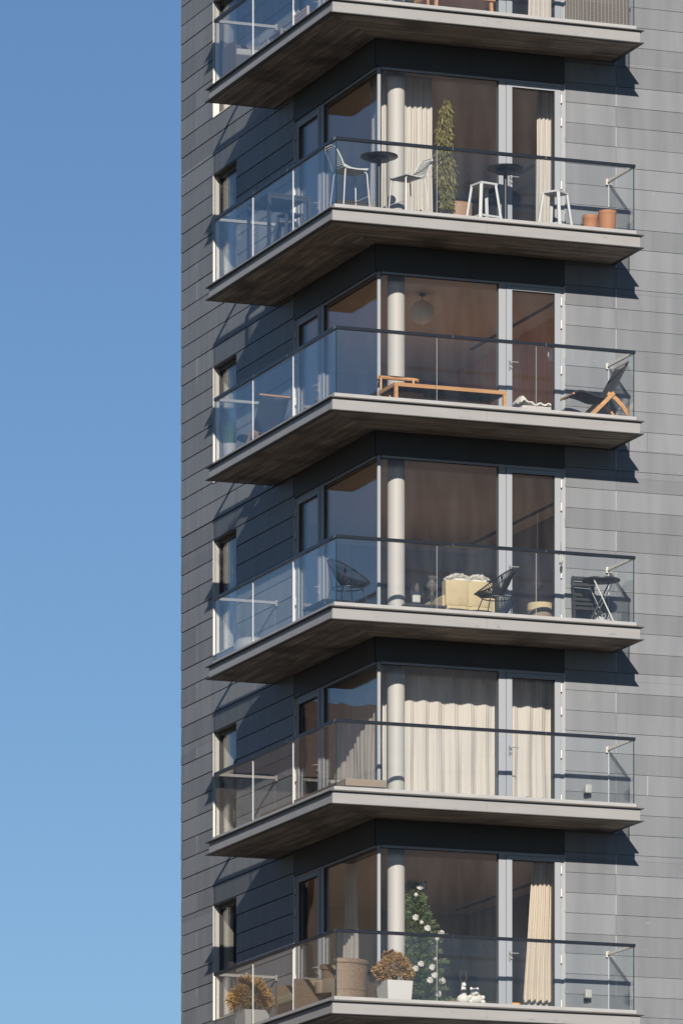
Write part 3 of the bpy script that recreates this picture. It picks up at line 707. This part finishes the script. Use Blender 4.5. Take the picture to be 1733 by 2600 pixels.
G_ = 'folding sling chairs'
sc = sling_chair('black sling chair with curved wooden legs at the sunny end of the balcony', P2(k, 4.66, .62), R(180), G_)
dup(sc, P2(k, .70, 5.02), R(96), 'dark sling chair seen through the blue left railing glass, beside the grass pot', G_)
t = thing('grass_pot', 'spiky blue green grass in a white pot at the balcony end', 'plant', P2(k, .235, 5.36))
m = MB(); m.lathe([(.085, 0), (.095, .02), (.115, .30), (.118, .31), (.105, .31), (.10, .24)], n=28); m.build('pot', 'plaster', t, smooth=True)
m = MB(); n = 240
for i in range(n):
    a = random.uniform(0, 2 * math.pi); r0 = random.uniform(0, .07); ln = random.uniform(.25, .48); sp = random.uniform(.05, .42)
    p = Vector((r0 * math.cos(a), r0 * math.sin(a), .24)); d = Vector((math.cos(a) * sp, math.sin(a) * sp, 1)).normalized(); q = d.cross(Vector((0, 0, 1))); q = (q.normalized() if q.length else Vector((1, 0, 0))) * .006
    p1 = p + d * ln * .55; p2 = p + d * ln + Vector((math.cos(a), math.sin(a), -.3)) * ln * sp * .3
    m.add([p - q, p + q, p1 + q * .8, p2, p1 - q * .8], [(0, 1, 2, 4), (4, 2, 3)])
m.build('blades', 'grassl', t)
t = thing('pendant_lamp', 'round paper globe lamp hanging inside near the window corner', 'lamp', (2.56, 2.8, CEIL[k]))
zc = DECK[k] + 2.07 - CEIL[k]
m = MB(); m.ball((0, 0, zc), .195, 28, sc=(1, 1, .96)); m.build('lamp_shade', 'globe', t, smooth=True)
m = MB(); m.tube([(0, 0, -.001), (0, 0, zc + .18)], .006, 6); m.lathe([(.05, -.03), (.05, -.001)], n=16); m.build('cord', 'black', t, smooth=True)
t = thing('floor_lamp', 'white globe floor lamp half hidden by the door frame', 'lamp', P2(k, 4.66, 2.45))
m = MB(); m.ball((0, 0, 1.48), .10, 20); m.build('lamp_shade', 'globe', t, smooth=True)
m = MB(); m.tube([(.03, .05, .02), (.03, .05, 1.42), (0, .02, 1.45)], .01, 8); m.lathe([(.12, 0), (.12, .02), (.02, .025)], (.03, .05, 0), 24); m.build('stand', 'black', t, smooth=True)
t = thing('daybed_sofa', 'low sofa under crumpled white throws just inside the door', 'sofa', P2(k, 4.12, 2.05))
m = MB(); m.box(-.28, .62, -.3, .55, .12, .50); m.build('seat', 'plaster', t, bevel=.04)
m = MB(); n = 26
m.grid([[(-.30 + .55 * i / n, -.30 + .75 * j / n, .52 + .022 * math.sin(i * .9 + j * .3) * math.cos(j * .7) + .15 * math.exp(-((i - 4) / 3.2) ** 2 - ((j - 9) / 9) ** 2) + .07 * math.exp(-((i - 20) / 3.5) ** 2 - ((j - 12) / 8) ** 2)) for j in range(n + 1)] for i in range(n + 1)]); m.build('throw', 'fur', t, smooth=True, solid=.02, ang=180)
m = MB(); m.box(.63, .70, -.32, .56, .12, .80); m.build('arm', 'teak', t, bevel=.01)

# ---------------------------------------------------------------- fourth balcony (D)
k = 'D'; G_ = 'black cord chairs'
cc = cord_chair('black round cord chair behind the glass corner, seen from its front', P2(k, .50, .60), R(-57), G_)
dup(cc, P2(k, 2.90, .58), R(184), 'black round cord chair seen from the side in front of the cream armchair', G_)
t = thing('armchair', 'cream padded armchair inside the window behind the cord chair', 'chair', P2(k, 2.93, 2.05))
m = MB()
def puff(m, x0, x1, y0, y1, z0, z1, nx=3, nz=2, d=.035):
    N, K = 30, 20; g0 = []
    for j in range(K + 1):
        row = []
        for i in range(N + 1):
            u, v = i / N, j / K; o = d * (abs(math.sin(math.pi * u * nx)) ** .5 + abs(math.sin(math.pi * v * nz)) ** .5 - 1 + .22 * math.sin(13 * u + 5 * v) * math.sin(4 * v + 6 * u) + .12 * math.sin(31 * u + 9 * v * v))
            row.append((x0 + (x1 - x0) * u, y0 - o, z0 + (z1 - z0) * v))
        g0.append(row)
    m.grid(g0); m.box(x0, x1, y0 + .005, y1, z0, z1)
puff(m, -.38, .40, -.30, -.12, .46, .86, 2, 1, .028); puff(m, -.37, .39, -.32, -.12, .24, .455, 2, 1, .03); m.build('backrest', 'cream', t, smooth=True, ang=60, bevel=.035)
m = MB(); m.box(-.38, .40, -.12, .55, .18, .46); m.build('seat', 'cream', t, bevel=.05)
for sx in (-.43, .41): m = MB(); m.box(sx, sx + .05, -.28, .5, .12, .62); m.build('arm', 'cream', t, bevel=.02)
m = MB(); n = 7000
C = np.stack([RNG.uniform(-.30, .34, n), RNG.uniform(-.30, -.02, n), np.zeros(n)], 1); C[:, 2] = .885 + .065 * np.abs(np.sin((C[:, 0] + .3) / .64 * 2 * math.pi)) ** .7 * RNG.uniform(.2, 1, n)
m.leaves(C, RNG.normal(size=(n, 3)) * .6 + np.array([0, -.4, .6]), RNG.uniform(.03, .055, n), .012); m.box(-.28, .32, -.28, -.04, .866, .90); o = m.build('fleece', 'fur', None)
o.location = P2(k, 2.93, 2.05); tag(o, 'fluffy white fleece draped over the cream armchair', 'throw')
t = thing('glass_cloche', 'dark glass cloche with a silver ornament on the window sill', 'ornament', P2(k, 1.95, 1.46, .50))
m = MB(); m.lathe([(.10, 0), (.105, .05), (.10, .12), (.07, .19), (.02, .225), (.012, .24), (.02, .255), (.008, .27)], n=28); m.build('dome', 'rglass', t, smooth=True)
m = MB(); m.lathe([(.03, .02), (.012, .05), (.035, .10), (.045, .14), (.02, .19), (.005, .21)], n=20); m.build('ornament', 'silver', t, smooth=True)
t = thing('candle_block', 'pale rounded candle block standing under the glass cloche', 'candle', P2(k, 1.90, 1.36, .38))
m = MB(); m.box(-.065, .065, -.03, .03, 0, .17); m.build('wax', 'plaster', t, bevel=.022)
t = thing('glass_candlestick', 'tall bulbous mercury glass candlestick by the window', 'ornament', P2(k, 2.20, 1.46, .36))
m = MB(); m.lathe([(.055, 0), (.03, .02), (.012, .06), (.05, .11), (.055, .15), (.02, .20), (.03, .23), (.085, .30), (.09, .34), (.05, .40), (.03, .42), (.07, .455), (.075, .47), (.05, .47)], n=28); m.build('body', 'silver', t, smooth=True)
m = MB(); m.box(-.6, 1.15, -.02, .25, .30, .355); o = None
t = thing('window_shelf', 'low dark shelf under the glass ornaments inside the window', 'shelf', P2(k, 1.95, 1.5))
m = MB(); m.box(-.25, .45, -.18, .22, .33, .36); m.build('shelf_board', 'navy', t)
for sx in (-.22, .42): m = MB(); m.box(sx - .015, sx + .015, -.16, .2, 0, .329); m.build('leg', 'navy', t)
t = thing('pouffe', 'round pale yellow pouffe with dark base inside the door', 'pouffe', P2(k, 4.13, 1.72))
m = MB(); m.lathe([(.19, .44), (.205, .455), (.205, .56), (.19, .575), (.02, .58)], n=36); m.build('cushion', 'cream', t, smooth=True)
m = MB(); m.lathe([(.16, 0), (.195, .1), (.195, .438)], n=36); m.build('base', 'taupe', t, smooth=True)
t = thing('hanging_lantern', 'smoked glass lantern hanging inside the door above the pouffe', 'lamp', (4.22, 2.05, CEIL[k]))
zz = DECK[k] + .86 - CEIL[k]
m = MB(); m.lathe([(.012, zz + .30), (.03, zz + .27), (.03, zz + .22), (.085, zz + .12), (.095, zz + .06), (.06, zz), (.02, zz - .02)], n=24); m.build('lamp_shade', 'glassd', t, smooth=True)
m = MB(); m.tube([(0, 0, -.001), (0, 0, zz + .3)], .002, 5); m.build('cord', 'black', t)
t = thing('wind_chime', 'small dark wind chime hanging on the door frame', 'wind chime', (4.235, 1.10, DECK[k] + 1.30))
m = MB(); m.lathe([(.02, .0), (.042, -.005), (.042, -.025), (.02, -.03)], n=16); m.build('cap', 'black', t, smooth=True)
m = MB(); m.tube([(0, 0, 0), (0, .02, .15)], .003, 5); m.tube([(0, 0, -.03), (0, 0, -.24)], .004, 5)
for a in range(4): m.tube([(.025 * math.cos(a * 1.57), .025 * math.sin(a * 1.57), -.05), (.025 * math.cos(a * 1.57), .025 * math.sin(a * 1.57), -.15 - .015 * a)], .006, 6, 1)
m.build('tubes', ['black', 'steel'], t, smooth=True)
m = MB(); m.box(-.022, .022, -.002, .002, -.28, -.24); m.box(-.012, .012, -.002, .002, -.32, -.285); m.build('sail', 'black', t)
def folding_chair(label, loc, rz, group):
    t = thing('folding_chair', label, 'chair', loc, rz, group)
    for sx in (-.17, .17):
        m = MB(); m.bar((sx, .05, 0), (sx, .13, .90), .016, .03); m.build('leg', 'black', t)
        m = MB(); m.bar((sx * .86, .12, 0), (sx * .86, .09, .62), .016, .03); m.build('leg', 'black', t)
    m = MB()
    for zz in (.865, .765): m.bar((-.19, .10 + .022 * (zz - .5), zz), (.19, .10 + .022 * (zz - .5), zz), .016, .05)
    m.build('backrest', 'black', t)
    m = MB()
    for zz in (.60, .53, .46, .39): m.bar((-.185, .075, zz), (.185, .075, zz), .014, .04)
    m.build('seat', 'black', t); return t
G_ = 'folded black slatted chairs leaning on the wall'
fc = folding_chair('black slatted folding chair leaning folded against the wall, the rear one', P2(k, 4.56, .92), R(-3), G_)
dup(fc, P2(k, 4.545, .84), R(-3), 'black slatted folding chair leaning folded against the wall, the front one', G_)
t = thing('folding_table', 'small round black folding table with crossed pale legs', 'table', P2(k, 4.68, .55), R(-6))
m = MB(); m.lathe([(.29, .76), (.30, .765), (.30, .785), (.285, .79)], n=48); m.build('tabletop', 'black', t, smooth=True)
for y, a in ((-.16, 1), (.16, 1), (-.13, -1), (.13, -1)):
    m = MB(); m.tube([(a * .21, y, 0), (-a * .17, y, .765)], .011, 8); m.build('leg', 'steel' if a > 0 else 'navy', t, smooth=True)
m = MB()
for x in (.15, -.15): m.tube([(x, -.17, .10 if x > 0 else .10), (x, .17, .10)], .008, 6)
m.build('crossbar', 'navy', t, smooth=True)
t = thing('parasol_base', 'cream parasol base with curly iron work under the folding table', 'parasol base', P2(k, 4.60, .40))
m = MB(); m.lathe([(.20, 0), (.21, .04), (.17, .09), (.06, .14), (.05, .17)], n=30); m.build('foot', 'plaster', t, smooth=True)
m = MB()
for q in range(5): a = q * 1.256; m.tube([(.03 * math.cos(a), .03 * math.sin(a), .15), (.12 * math.cos(a), .12 * math.sin(a), .24), (.16 * math.cos(a + .5), .16 * math.sin(a + .5), .18), (.13 * math.cos(a + .7), .13 * math.sin(a + .7), .14)], .007, 6)
m.tube([(0, 0, .15), (0, 0, .30)], .02, 10); m.build('ironwork', 'black', t, smooth=True)
t = thing('side_table', 'low dark side table behind the left railing near the corner', 'table', P2(k, .66, 2.05), R(0))
m = MB(); m.box(-.22, .22, -.48, .48, .36, .39); m.build('tabletop', 'navy', t, bevel=.004)
for sx in (-.19, .19):
    for sy in (-.45, .45): m = MB(); m.tube([(sx, sy, .36), (sx * 1.1, sy * 1.04, 0)], .012, 8); m.build('leg', 'navy', t, smooth=True)
t = thing('ottoman', 'white ribbed rounded ottoman at the left end of the balcony', 'ottoman', P2(k, .44, 4.95))
m = MB(); m.lathe([(.14, 0), (.20, .02), (.235, .09), (.245, .17), (.235, .25), (.19, .32), (.10, .345), (.02, .35)], n=128, rib=.012, nrib=40, sx=1.05, sy=1.35); m.build('body', 'plaster', t, smooth=True, ang=60)

# ---------------------------------------------------------------- fifth balcony (E): curtained flat with an L shaped bench
k = 'E'
t = thing('corner_bench', 'low taupe bench wrapping round the balcony corner', 'bench', P2(k, .35, .35))
m = MB(); m.box(0, .68, 0, .42, .12, .24); m.box(0, .42, .4201, 3.9, .12, .24); m.build('cushion', 'taupe', t, bevel=.015)
m = MB(); m.box(.02, .64, .02, .40, .03, .119); m.box(.02, .40, .401, 3.86, .03, .119)
for x, y in ((.03, .03), (.6, .03), (.6, .35), (.03, 3.8), (.35, 3.8)): m.box(x, x + .04, y, y + .04, 0, .0299)
m.build('base', 'navy', t)
curtain('wide cream curtain drawn across the front window', [(1.86, 1.88), (3.62, 1.88)], z0_(k) + .02, zt[k], 'linen', .030, .24, hem=.012)
curtain('cream curtain drawn behind the balcony door', [(3.66, 1.86), (4.55, 1.86)], z0_(k) + .02, zt[k], 'linen', .030, .24, hem=.012)
curtain('cream curtain edge left of the white column', [(1.60, 2.05), (1.78, 1.92)], z0_(k), zt[k], 'linen', .02, .06)
curtain('cream curtain drawn behind the shaded side window', [(1.53, 1.95), (1.53, 4.75)], z0_(k), zt[k], 'linen', .028, .16)

# ---------------------------------------------------------------- bottom balcony (F)
k = 'F'; G_ = 'dried bushes in white square planters'
bp = bush_planter('dried brown bush in a white planter at the left end of the balcony', P2(k, .42, 4.82), R(4), .345, .30, G_)
bush_planter('dried golden bush in a white planter in front of the column', P2(k, 1.27, .66), R(3), .275, .25, G_)
t = thing('tub_chair', 'brown woven tub chair with its rounded back to the corner', 'chair', P2(k, .42, .86), R(205))
def shell(m, r, a0, a1, zs, th=.05, n=48, mi=0, rr=None):
    N = len(zs); out = []; inn = []
    for i, z in enumerate(zs):
        q = (rr[i] if rr else r)
        out.append([(q * math.cos(a0 + (a1 - a0) * j / n), q * math.sin(a0 + (a1 - a0) * j / n), z) for j in range(n + 1)])
        inn.append([((q - th) * math.cos(a0 + (a1 - a0) * j / n), (q - th) * math.sin(a0 + (a1 - a0) * j / n), z) for j in range(n + 1)])
    m.grid(out, mi); m.grid([r_[::-1] for r_ in inn], mi); m.grid([out[-1], inn[-1]], mi); m.grid([inn[0], out[0]], mi)
    for j in (0, n): m.grid([[out[i][j] for i in range(N)], [inn[i][j] for i in range(N)]], mi)
m = MB(); shell(m, .43, R(-30), R(210) - 0, [.02, .22]); m.build('lower_shell', 'rattan', t, smooth=True)
m = MB(); shell(m, .44, R(-20), R(200), [.225, .45, .62], rr=[.43, .44, .45]); m.build('backrest', 'rattan', t, smooth=True)
m = MB(); shell(m, .462, R(-24), R(204), [.622, .64, .685, .70], th=.085, rr=[.455, .468, .468, .455]); m.build('top_band', 'rattan', t, smooth=True)
m = MB(); m.lathe([(.36, .18), (.37, .2), (.37, .36), (.34, .40), (.02, .41)], n=36); m.build('cushion', 'taupe', t, smooth=True)
t.rotation_euler.z = R(-95)
t = thing('woven_armchair', 'brown woven armchair with a pale cushion left of the tub chair', 'chair', P2(k, .62, 2.85), R(0))
m = MB(); m.box(-.36, .36, -.45, -.36, .05, .62); m.build('arm', 'rattan', t, bevel=.02); m = MB(); m.box(-.36, .36, .36, .45, .05, .62); m.build('arm', 'rattan', t, bevel=.02)
m = MB(); m.box(.27, .36, -.359, .359, .05, .72); m.build('backrest', 'rattan', t, bevel=.02)
m = MB(); m.box(-.35, .269, -.359, .359, .05, .27); m.build('base', 'rattan', t); m = MB(); m.box(-.36, .265, -.355, .355, .272, .42); m.build('cushion', 'cream', t, bevel=.04)
curtain('cream curtain swept to the right inside the balcony door', [(3.86, 1.80), (4.43, 1.80)], z0_(k), zt[k], 'linenw', .035, .10, top_gather=.34)
curtain('narrow pale curtain inside the shaded side window', [(1.62, 3.25), (1.62, 3.75)], z0_(k), zt[k], 'linen', .03, .09)
t = thing('christmas_tree', 'green Christmas tree with white ornaments inside the window', 'tree', P2(k, 2.22, 2.2))
m = MB(); m.tube([(0, 0, 0), (0, 0, 2.1)], [.04, .008], 8); m.build('trunk', 'bark', t, smooth=True)
m = MB(); Cs, Ds = [], []
tips = []
for lv in range(200):
    z = .10 + 2.02 * (lv / 200) ** 1.12; Rr = .56 * (1 - (z / 2.25)) ** .8 * (1 + .14 * math.sin(z * 6.5) + .10 * math.sin(z * 15 + 1)) + .05
    a = lv * 2.39996 + random.uniform(-.3, .3); rr = Rr * random.uniform(.55, 1.22); droop = -.16 + .42 * z / 2.1
    tip = np.array([rr * math.cos(a), rr * math.sin(a), z + droop * rr + .04]); base = np.array([0, 0, z]); tips.append(tip)
    m.tube([tuple(base), tuple(tip)], [.007, .003], 4)
    nn = int(200 * rr / .5) + 50; u = RNG.uniform(.2, 1.03, nn) ** .7; p = base + (tip - base) * u[:, None]
    out = (tip - base) / np.linalg.norm(tip - base); side = np.cross(out, [0, 0, 1.]); side /= np.linalg.norm(side); sg = RNG.choice([-1, 1], nn)
    lat = sg * RNG.uniform(0, .13, nn) * (1.15 - u * .75); p = p + side * lat[:, None] + np.array([0, 0, 1]) * RNG.uniform(-.025, .03, nn)[:, None]
    Cs.append(p); Ds.append(out + side * (sg * .8)[:, None] + np.array([0, 0, .25]) + RNG.normal(size=(nn, 3)) * .35)
C = np.concatenate(Cs); Dr = np.concatenate(Ds); mm = MB(); mm.leaves(C, Dr, RNG.uniform(.03, .065, len(C)), RNG.uniform(.008, .016, len(C)))
m.build('branches', 'bark', t); mm.build('foliage', 'fir', t)
orn = [q for q in tips if q[0] * .94 - q[1] * .35 > -.12 and q[0] * .35 + q[1] * .94 < .08 and math.hypot(q[0], q[1]) > .5 * .56 * (1 - q[2] / 2.3)]
orn = random.sample(orn, min(22, len(orn)))
for q in orn:
    m = MB()
    if random.random() < .3: m.ball((0, 0, -.035), .036, 12)
    else:       # crumpled white blossom
        m.ball((0, -.02, -.01), .034, 10, sc=(1, .6, 1))
        for j in range(7): a = j * .9; m.ball((.034 * math.cos(a), -.012 - .012 * (j % 3), .030 * math.sin(a) - .01), random.uniform(.016, .026), 8, sc=(1.2, .6, 1))
    o = m.build('ornament', 'plaster', None, smooth=True); o.location = (2.22 + q[0] * 1.03, 2.2 + q[1] * 1.03, DECK[k] + float(q[2]) - .01)
    tag(o, 'small white ornament hanging on the green Christmas tree', 'ornament', 'white ornaments on the Christmas tree')
t = thing('reindeer_figure', 'white reindeer figure with twig antlers and a dark red scarf', 'figure', P2(k, 2.79, 1.62, .22))
m = MB(); m.ball((0, 0, .09), .10, 20, sc=(1.05, .9, .85)); m.ball((0, -.01, .17), .05, 14); m.tube([(0, 0, .14), (0, -.015, .30)], [.045, .035], 12); m.ball((0, -.02, .315), .042, 14, sc=(.9, 1.15, 1)); m.ball((0, -.06, .305), .022, 10); m.build('body', 'fur', t, smooth=True, ang=180)
m = MB(); m.lathe([(.046, .195), (.055, .205), (.052, .225), (.044, .232)], n=18); m.build('scarf', 'red', t, smooth=True)
for sx in (-1, 1): m = MB(); m.tube([(sx * .02, -.01, .345), (sx * .05, 0, .42), (sx * .045, 0, .50), (sx * .07, 0, .56)], [.006, .005, .004, .002], 6); m.tube([(sx * .05, 0, .42), (sx * .09, .01, .47)], [.004, .002], 5); m.tube([(sx * .045, 0, .50), (sx * .015, .01, .54)], [.004, .002], 5); m.build('antler', 'bark', t, smooth=True)
t = thing('plush_bear', 'fluffy white toy bear slumped beside the reindeer figure', 'toy', P2(k, 3.0, 1.62, .24))
m = MB(); m.ball((0, 0, .09), .10, 18, sc=(1.1, .8, .9)); m.ball((-.03, -.03, .18), .075, 16); m.ball((-.035, -.095, .165), .03, 10); m.ball((-.08, -.01, .245), .025, 10); m.ball((.025, -.01, .245), .025, 10)
for sx in (-1, 1): m.ball((sx * .1, -.06, .035), .04, 10); m.ball((sx * .11, -.03, .11), .036, 10)
m.build('body', 'fur', t, smooth=True, ang=180)
for q in range(400): pass
t = thing('display_shelf', 'low dark shelf carrying the reindeer figure and toy bear', 'shelf', P2(k, 2.9, 1.66))
m = MB(); m.box(-.22, .35, -.13, .15, .19, .219); m.build('shelf_board', 'navy', t)
for sx in (-.2, .33): m = MB(); m.box(sx - .015, sx + .015, -.12, .14, 0, .189); m.build('leg', 'navy', t)
t = thing('sideboard', 'long dark wooden table deep inside the room behind the tree', 'table', P2(k, 4.55, 5.4))
m = MB(); m.box(-.7, .8, -.4, .4, .72, .76); m.build('tabletop', 'oakw', t)
for sx in (-.62, .72):
    for sy in (-.34, .34): m = MB(); m.tube([(sx, sy, 0), (sx, sy, .72)], .02, 8); m.build('leg', 'steel', t, smooth=True)

# ---------------------------------------------------------------- top balcony (A)
k = 'A'
def wicker(label, loc, rz, w, d, h, mt, group, sh=.30):
    t = thing('wicker_armchair', label, 'chair', loc, rz, group)
    def panel(m, p0, p1, z0, z1, n1, n2):
        p0, p1 = Vector((*p0, 0)), Vector((*p1, 0)); L_ = p1 - p0; nn = Vector((-L_.y, L_.x, 0)).normalized() * .012
        for i in range(n1 + 1):
            q = p0 + L_ * i / n1; m.bar(q + Vector((0, 0, z0)) + nn * (1 if i % 2 else -1) * .4, q + Vector((0, 0, z1)) + nn * (1 if i % 2 else -1) * .4, .012, .006, 1 if i % 2 else 0, up=tuple(L_.normalized()))
        for j in range(n2 + 1):
            z = z0 + (z1 - z0) * j / n2; m.bar(p0 + Vector((0, 0, z)), p1 + Vector((0, 0, z)), .007, (z1 - z0) / n2 * .78, 0)
    x, y = w / 2, d / 2
    m = MB(); panel(m, (-x, -y), (-x, y), .03, h, int(d / .03), int(h / .026)); m.build('backrest', [mt, 'weave_l'], t)
    for sy in (-y, y): m = MB(); panel(m, (-x, sy), (x, sy), .03, h * .86, int(w / .03), int(h / .03)); m.build('arm', [mt, 'weave_l'], t)
    m = MB(); panel(m, (x, -y), (x, y), .03, sh, int(d / .03), int(sh / .03)); m.build('front_panel', [mt, 'weave_l'], t)
    m = MB(); m.box(-x + .02, x - .02, -y + .02, y - .02, sh, sh + .12); m.build('cushion', 'linen', t, bevel=.03); return t
G_ = 'woven rattan armchairs'
wicker('brown rattan armchair with open weave at the sunny end', P2(k, 4.66, .66), R(-90) + R(180), .62, .80, .80, 'weave_d', G_)
wicker('grey rattan armchair behind the blue left railing glass', P2(k, .44, 5.0), R(-90), .60, .66, .62, 'weave_d', G_)
t = thing('slatted_chair', 'pale wooden slatted deck chair near the side door', 'chair', P2(k, .72, 3.35), R(0))
m = MB()
for i in range(9): m.box(-.012, .012, -.28, .28, .28 + i * .05, .315 + i * .05)
m.build('backrest', 'bleached', t)
m = MB()
for i in range(7): m.box(-.45 + i * .06, -.405 + i * .06, -.28, .28, .30, .32)
m.build('seat', 'bleached', t)
for sx in (-.44, .0):
    for sy in (-.3, .3): m = MB(); m.box(sx - .02, sx + .02, sy - .02, sy + .02, 0, .72 if sx == 0 else .32); m.build('leg', 'bleached', t)
t = thing('dining_table', 'orange wooden dining table inside the top window', 'table', P2(k, 2.85, 2.1))
m = MB(); m.box(-.55, .55, -.4, .4, .70, .74); m.build('tabletop', 'teak', t)
for sx in (-.5, .5):
    for sy in (-.34, .34): m = MB(); m.bar((sx * .92, sy, .70), (sx, sy, 0), .05, .05); m.build('leg', 'teak', t)
t = thing('dining_chair', 'orange wooden chair beside the table inside the top window', 'chair', P2(k, 2.35, 1.85), R(10))
m = MB(); m.box(-.2, .2, -.2, .2, .43, .46); m.build('seat', 'teak', t); m = MB(); m.box(-.2, -.17, -.2, .2, .62, .82); m.build('backrest', 'teak', t)
for sx in (-.18, .18):
    for sy in (-.18, .18): m = MB(); m.bar((sx, sy, .62 if sx < 0 else .43), (sx * 1.1, sy * 1.1, 0), .032, .032); m.build('leg', 'teak', t)
curtain('white curtain inside the top balcony door', [(3.95, 1.8), (4.40, 1.8)], z0_(k), zt[k], 'linen', .03, .08)

# ---------------------------------------------------------------- wall lamps by the balcony ends
def wall_lamp(label, k, h, x=4.66):
    t = thing('wall_lamp', label, 'lamp', (x, W - .006, DECK[k] + h), 0, 'wall lamps at the balcony ends')
    m = MB(); m.box(-.035, .035, -.02, -.001, -.09, -.02); m.tube([(0, -.02, -.05), (0, -.07, -.05), (0, -.08, -.03)], .012, 8); m.build('bracket', 'black', t)
    m = MB(); m.box(-.055, .055, -.15, -.05, -.03, .11); m.build('lamp_shade', 'lamp_g', t, bevel=.02); return t
wall_lamp('square glass wall lamp by the glass end of the curtained balcony', 'E', .37)
wall_lamp('square glass wall lamp above the bottom balcony floor', 'F', .37)
wall_lamp('square glass wall lamp partly hidden by the terracotta pots', 'B', .37, 4.62)
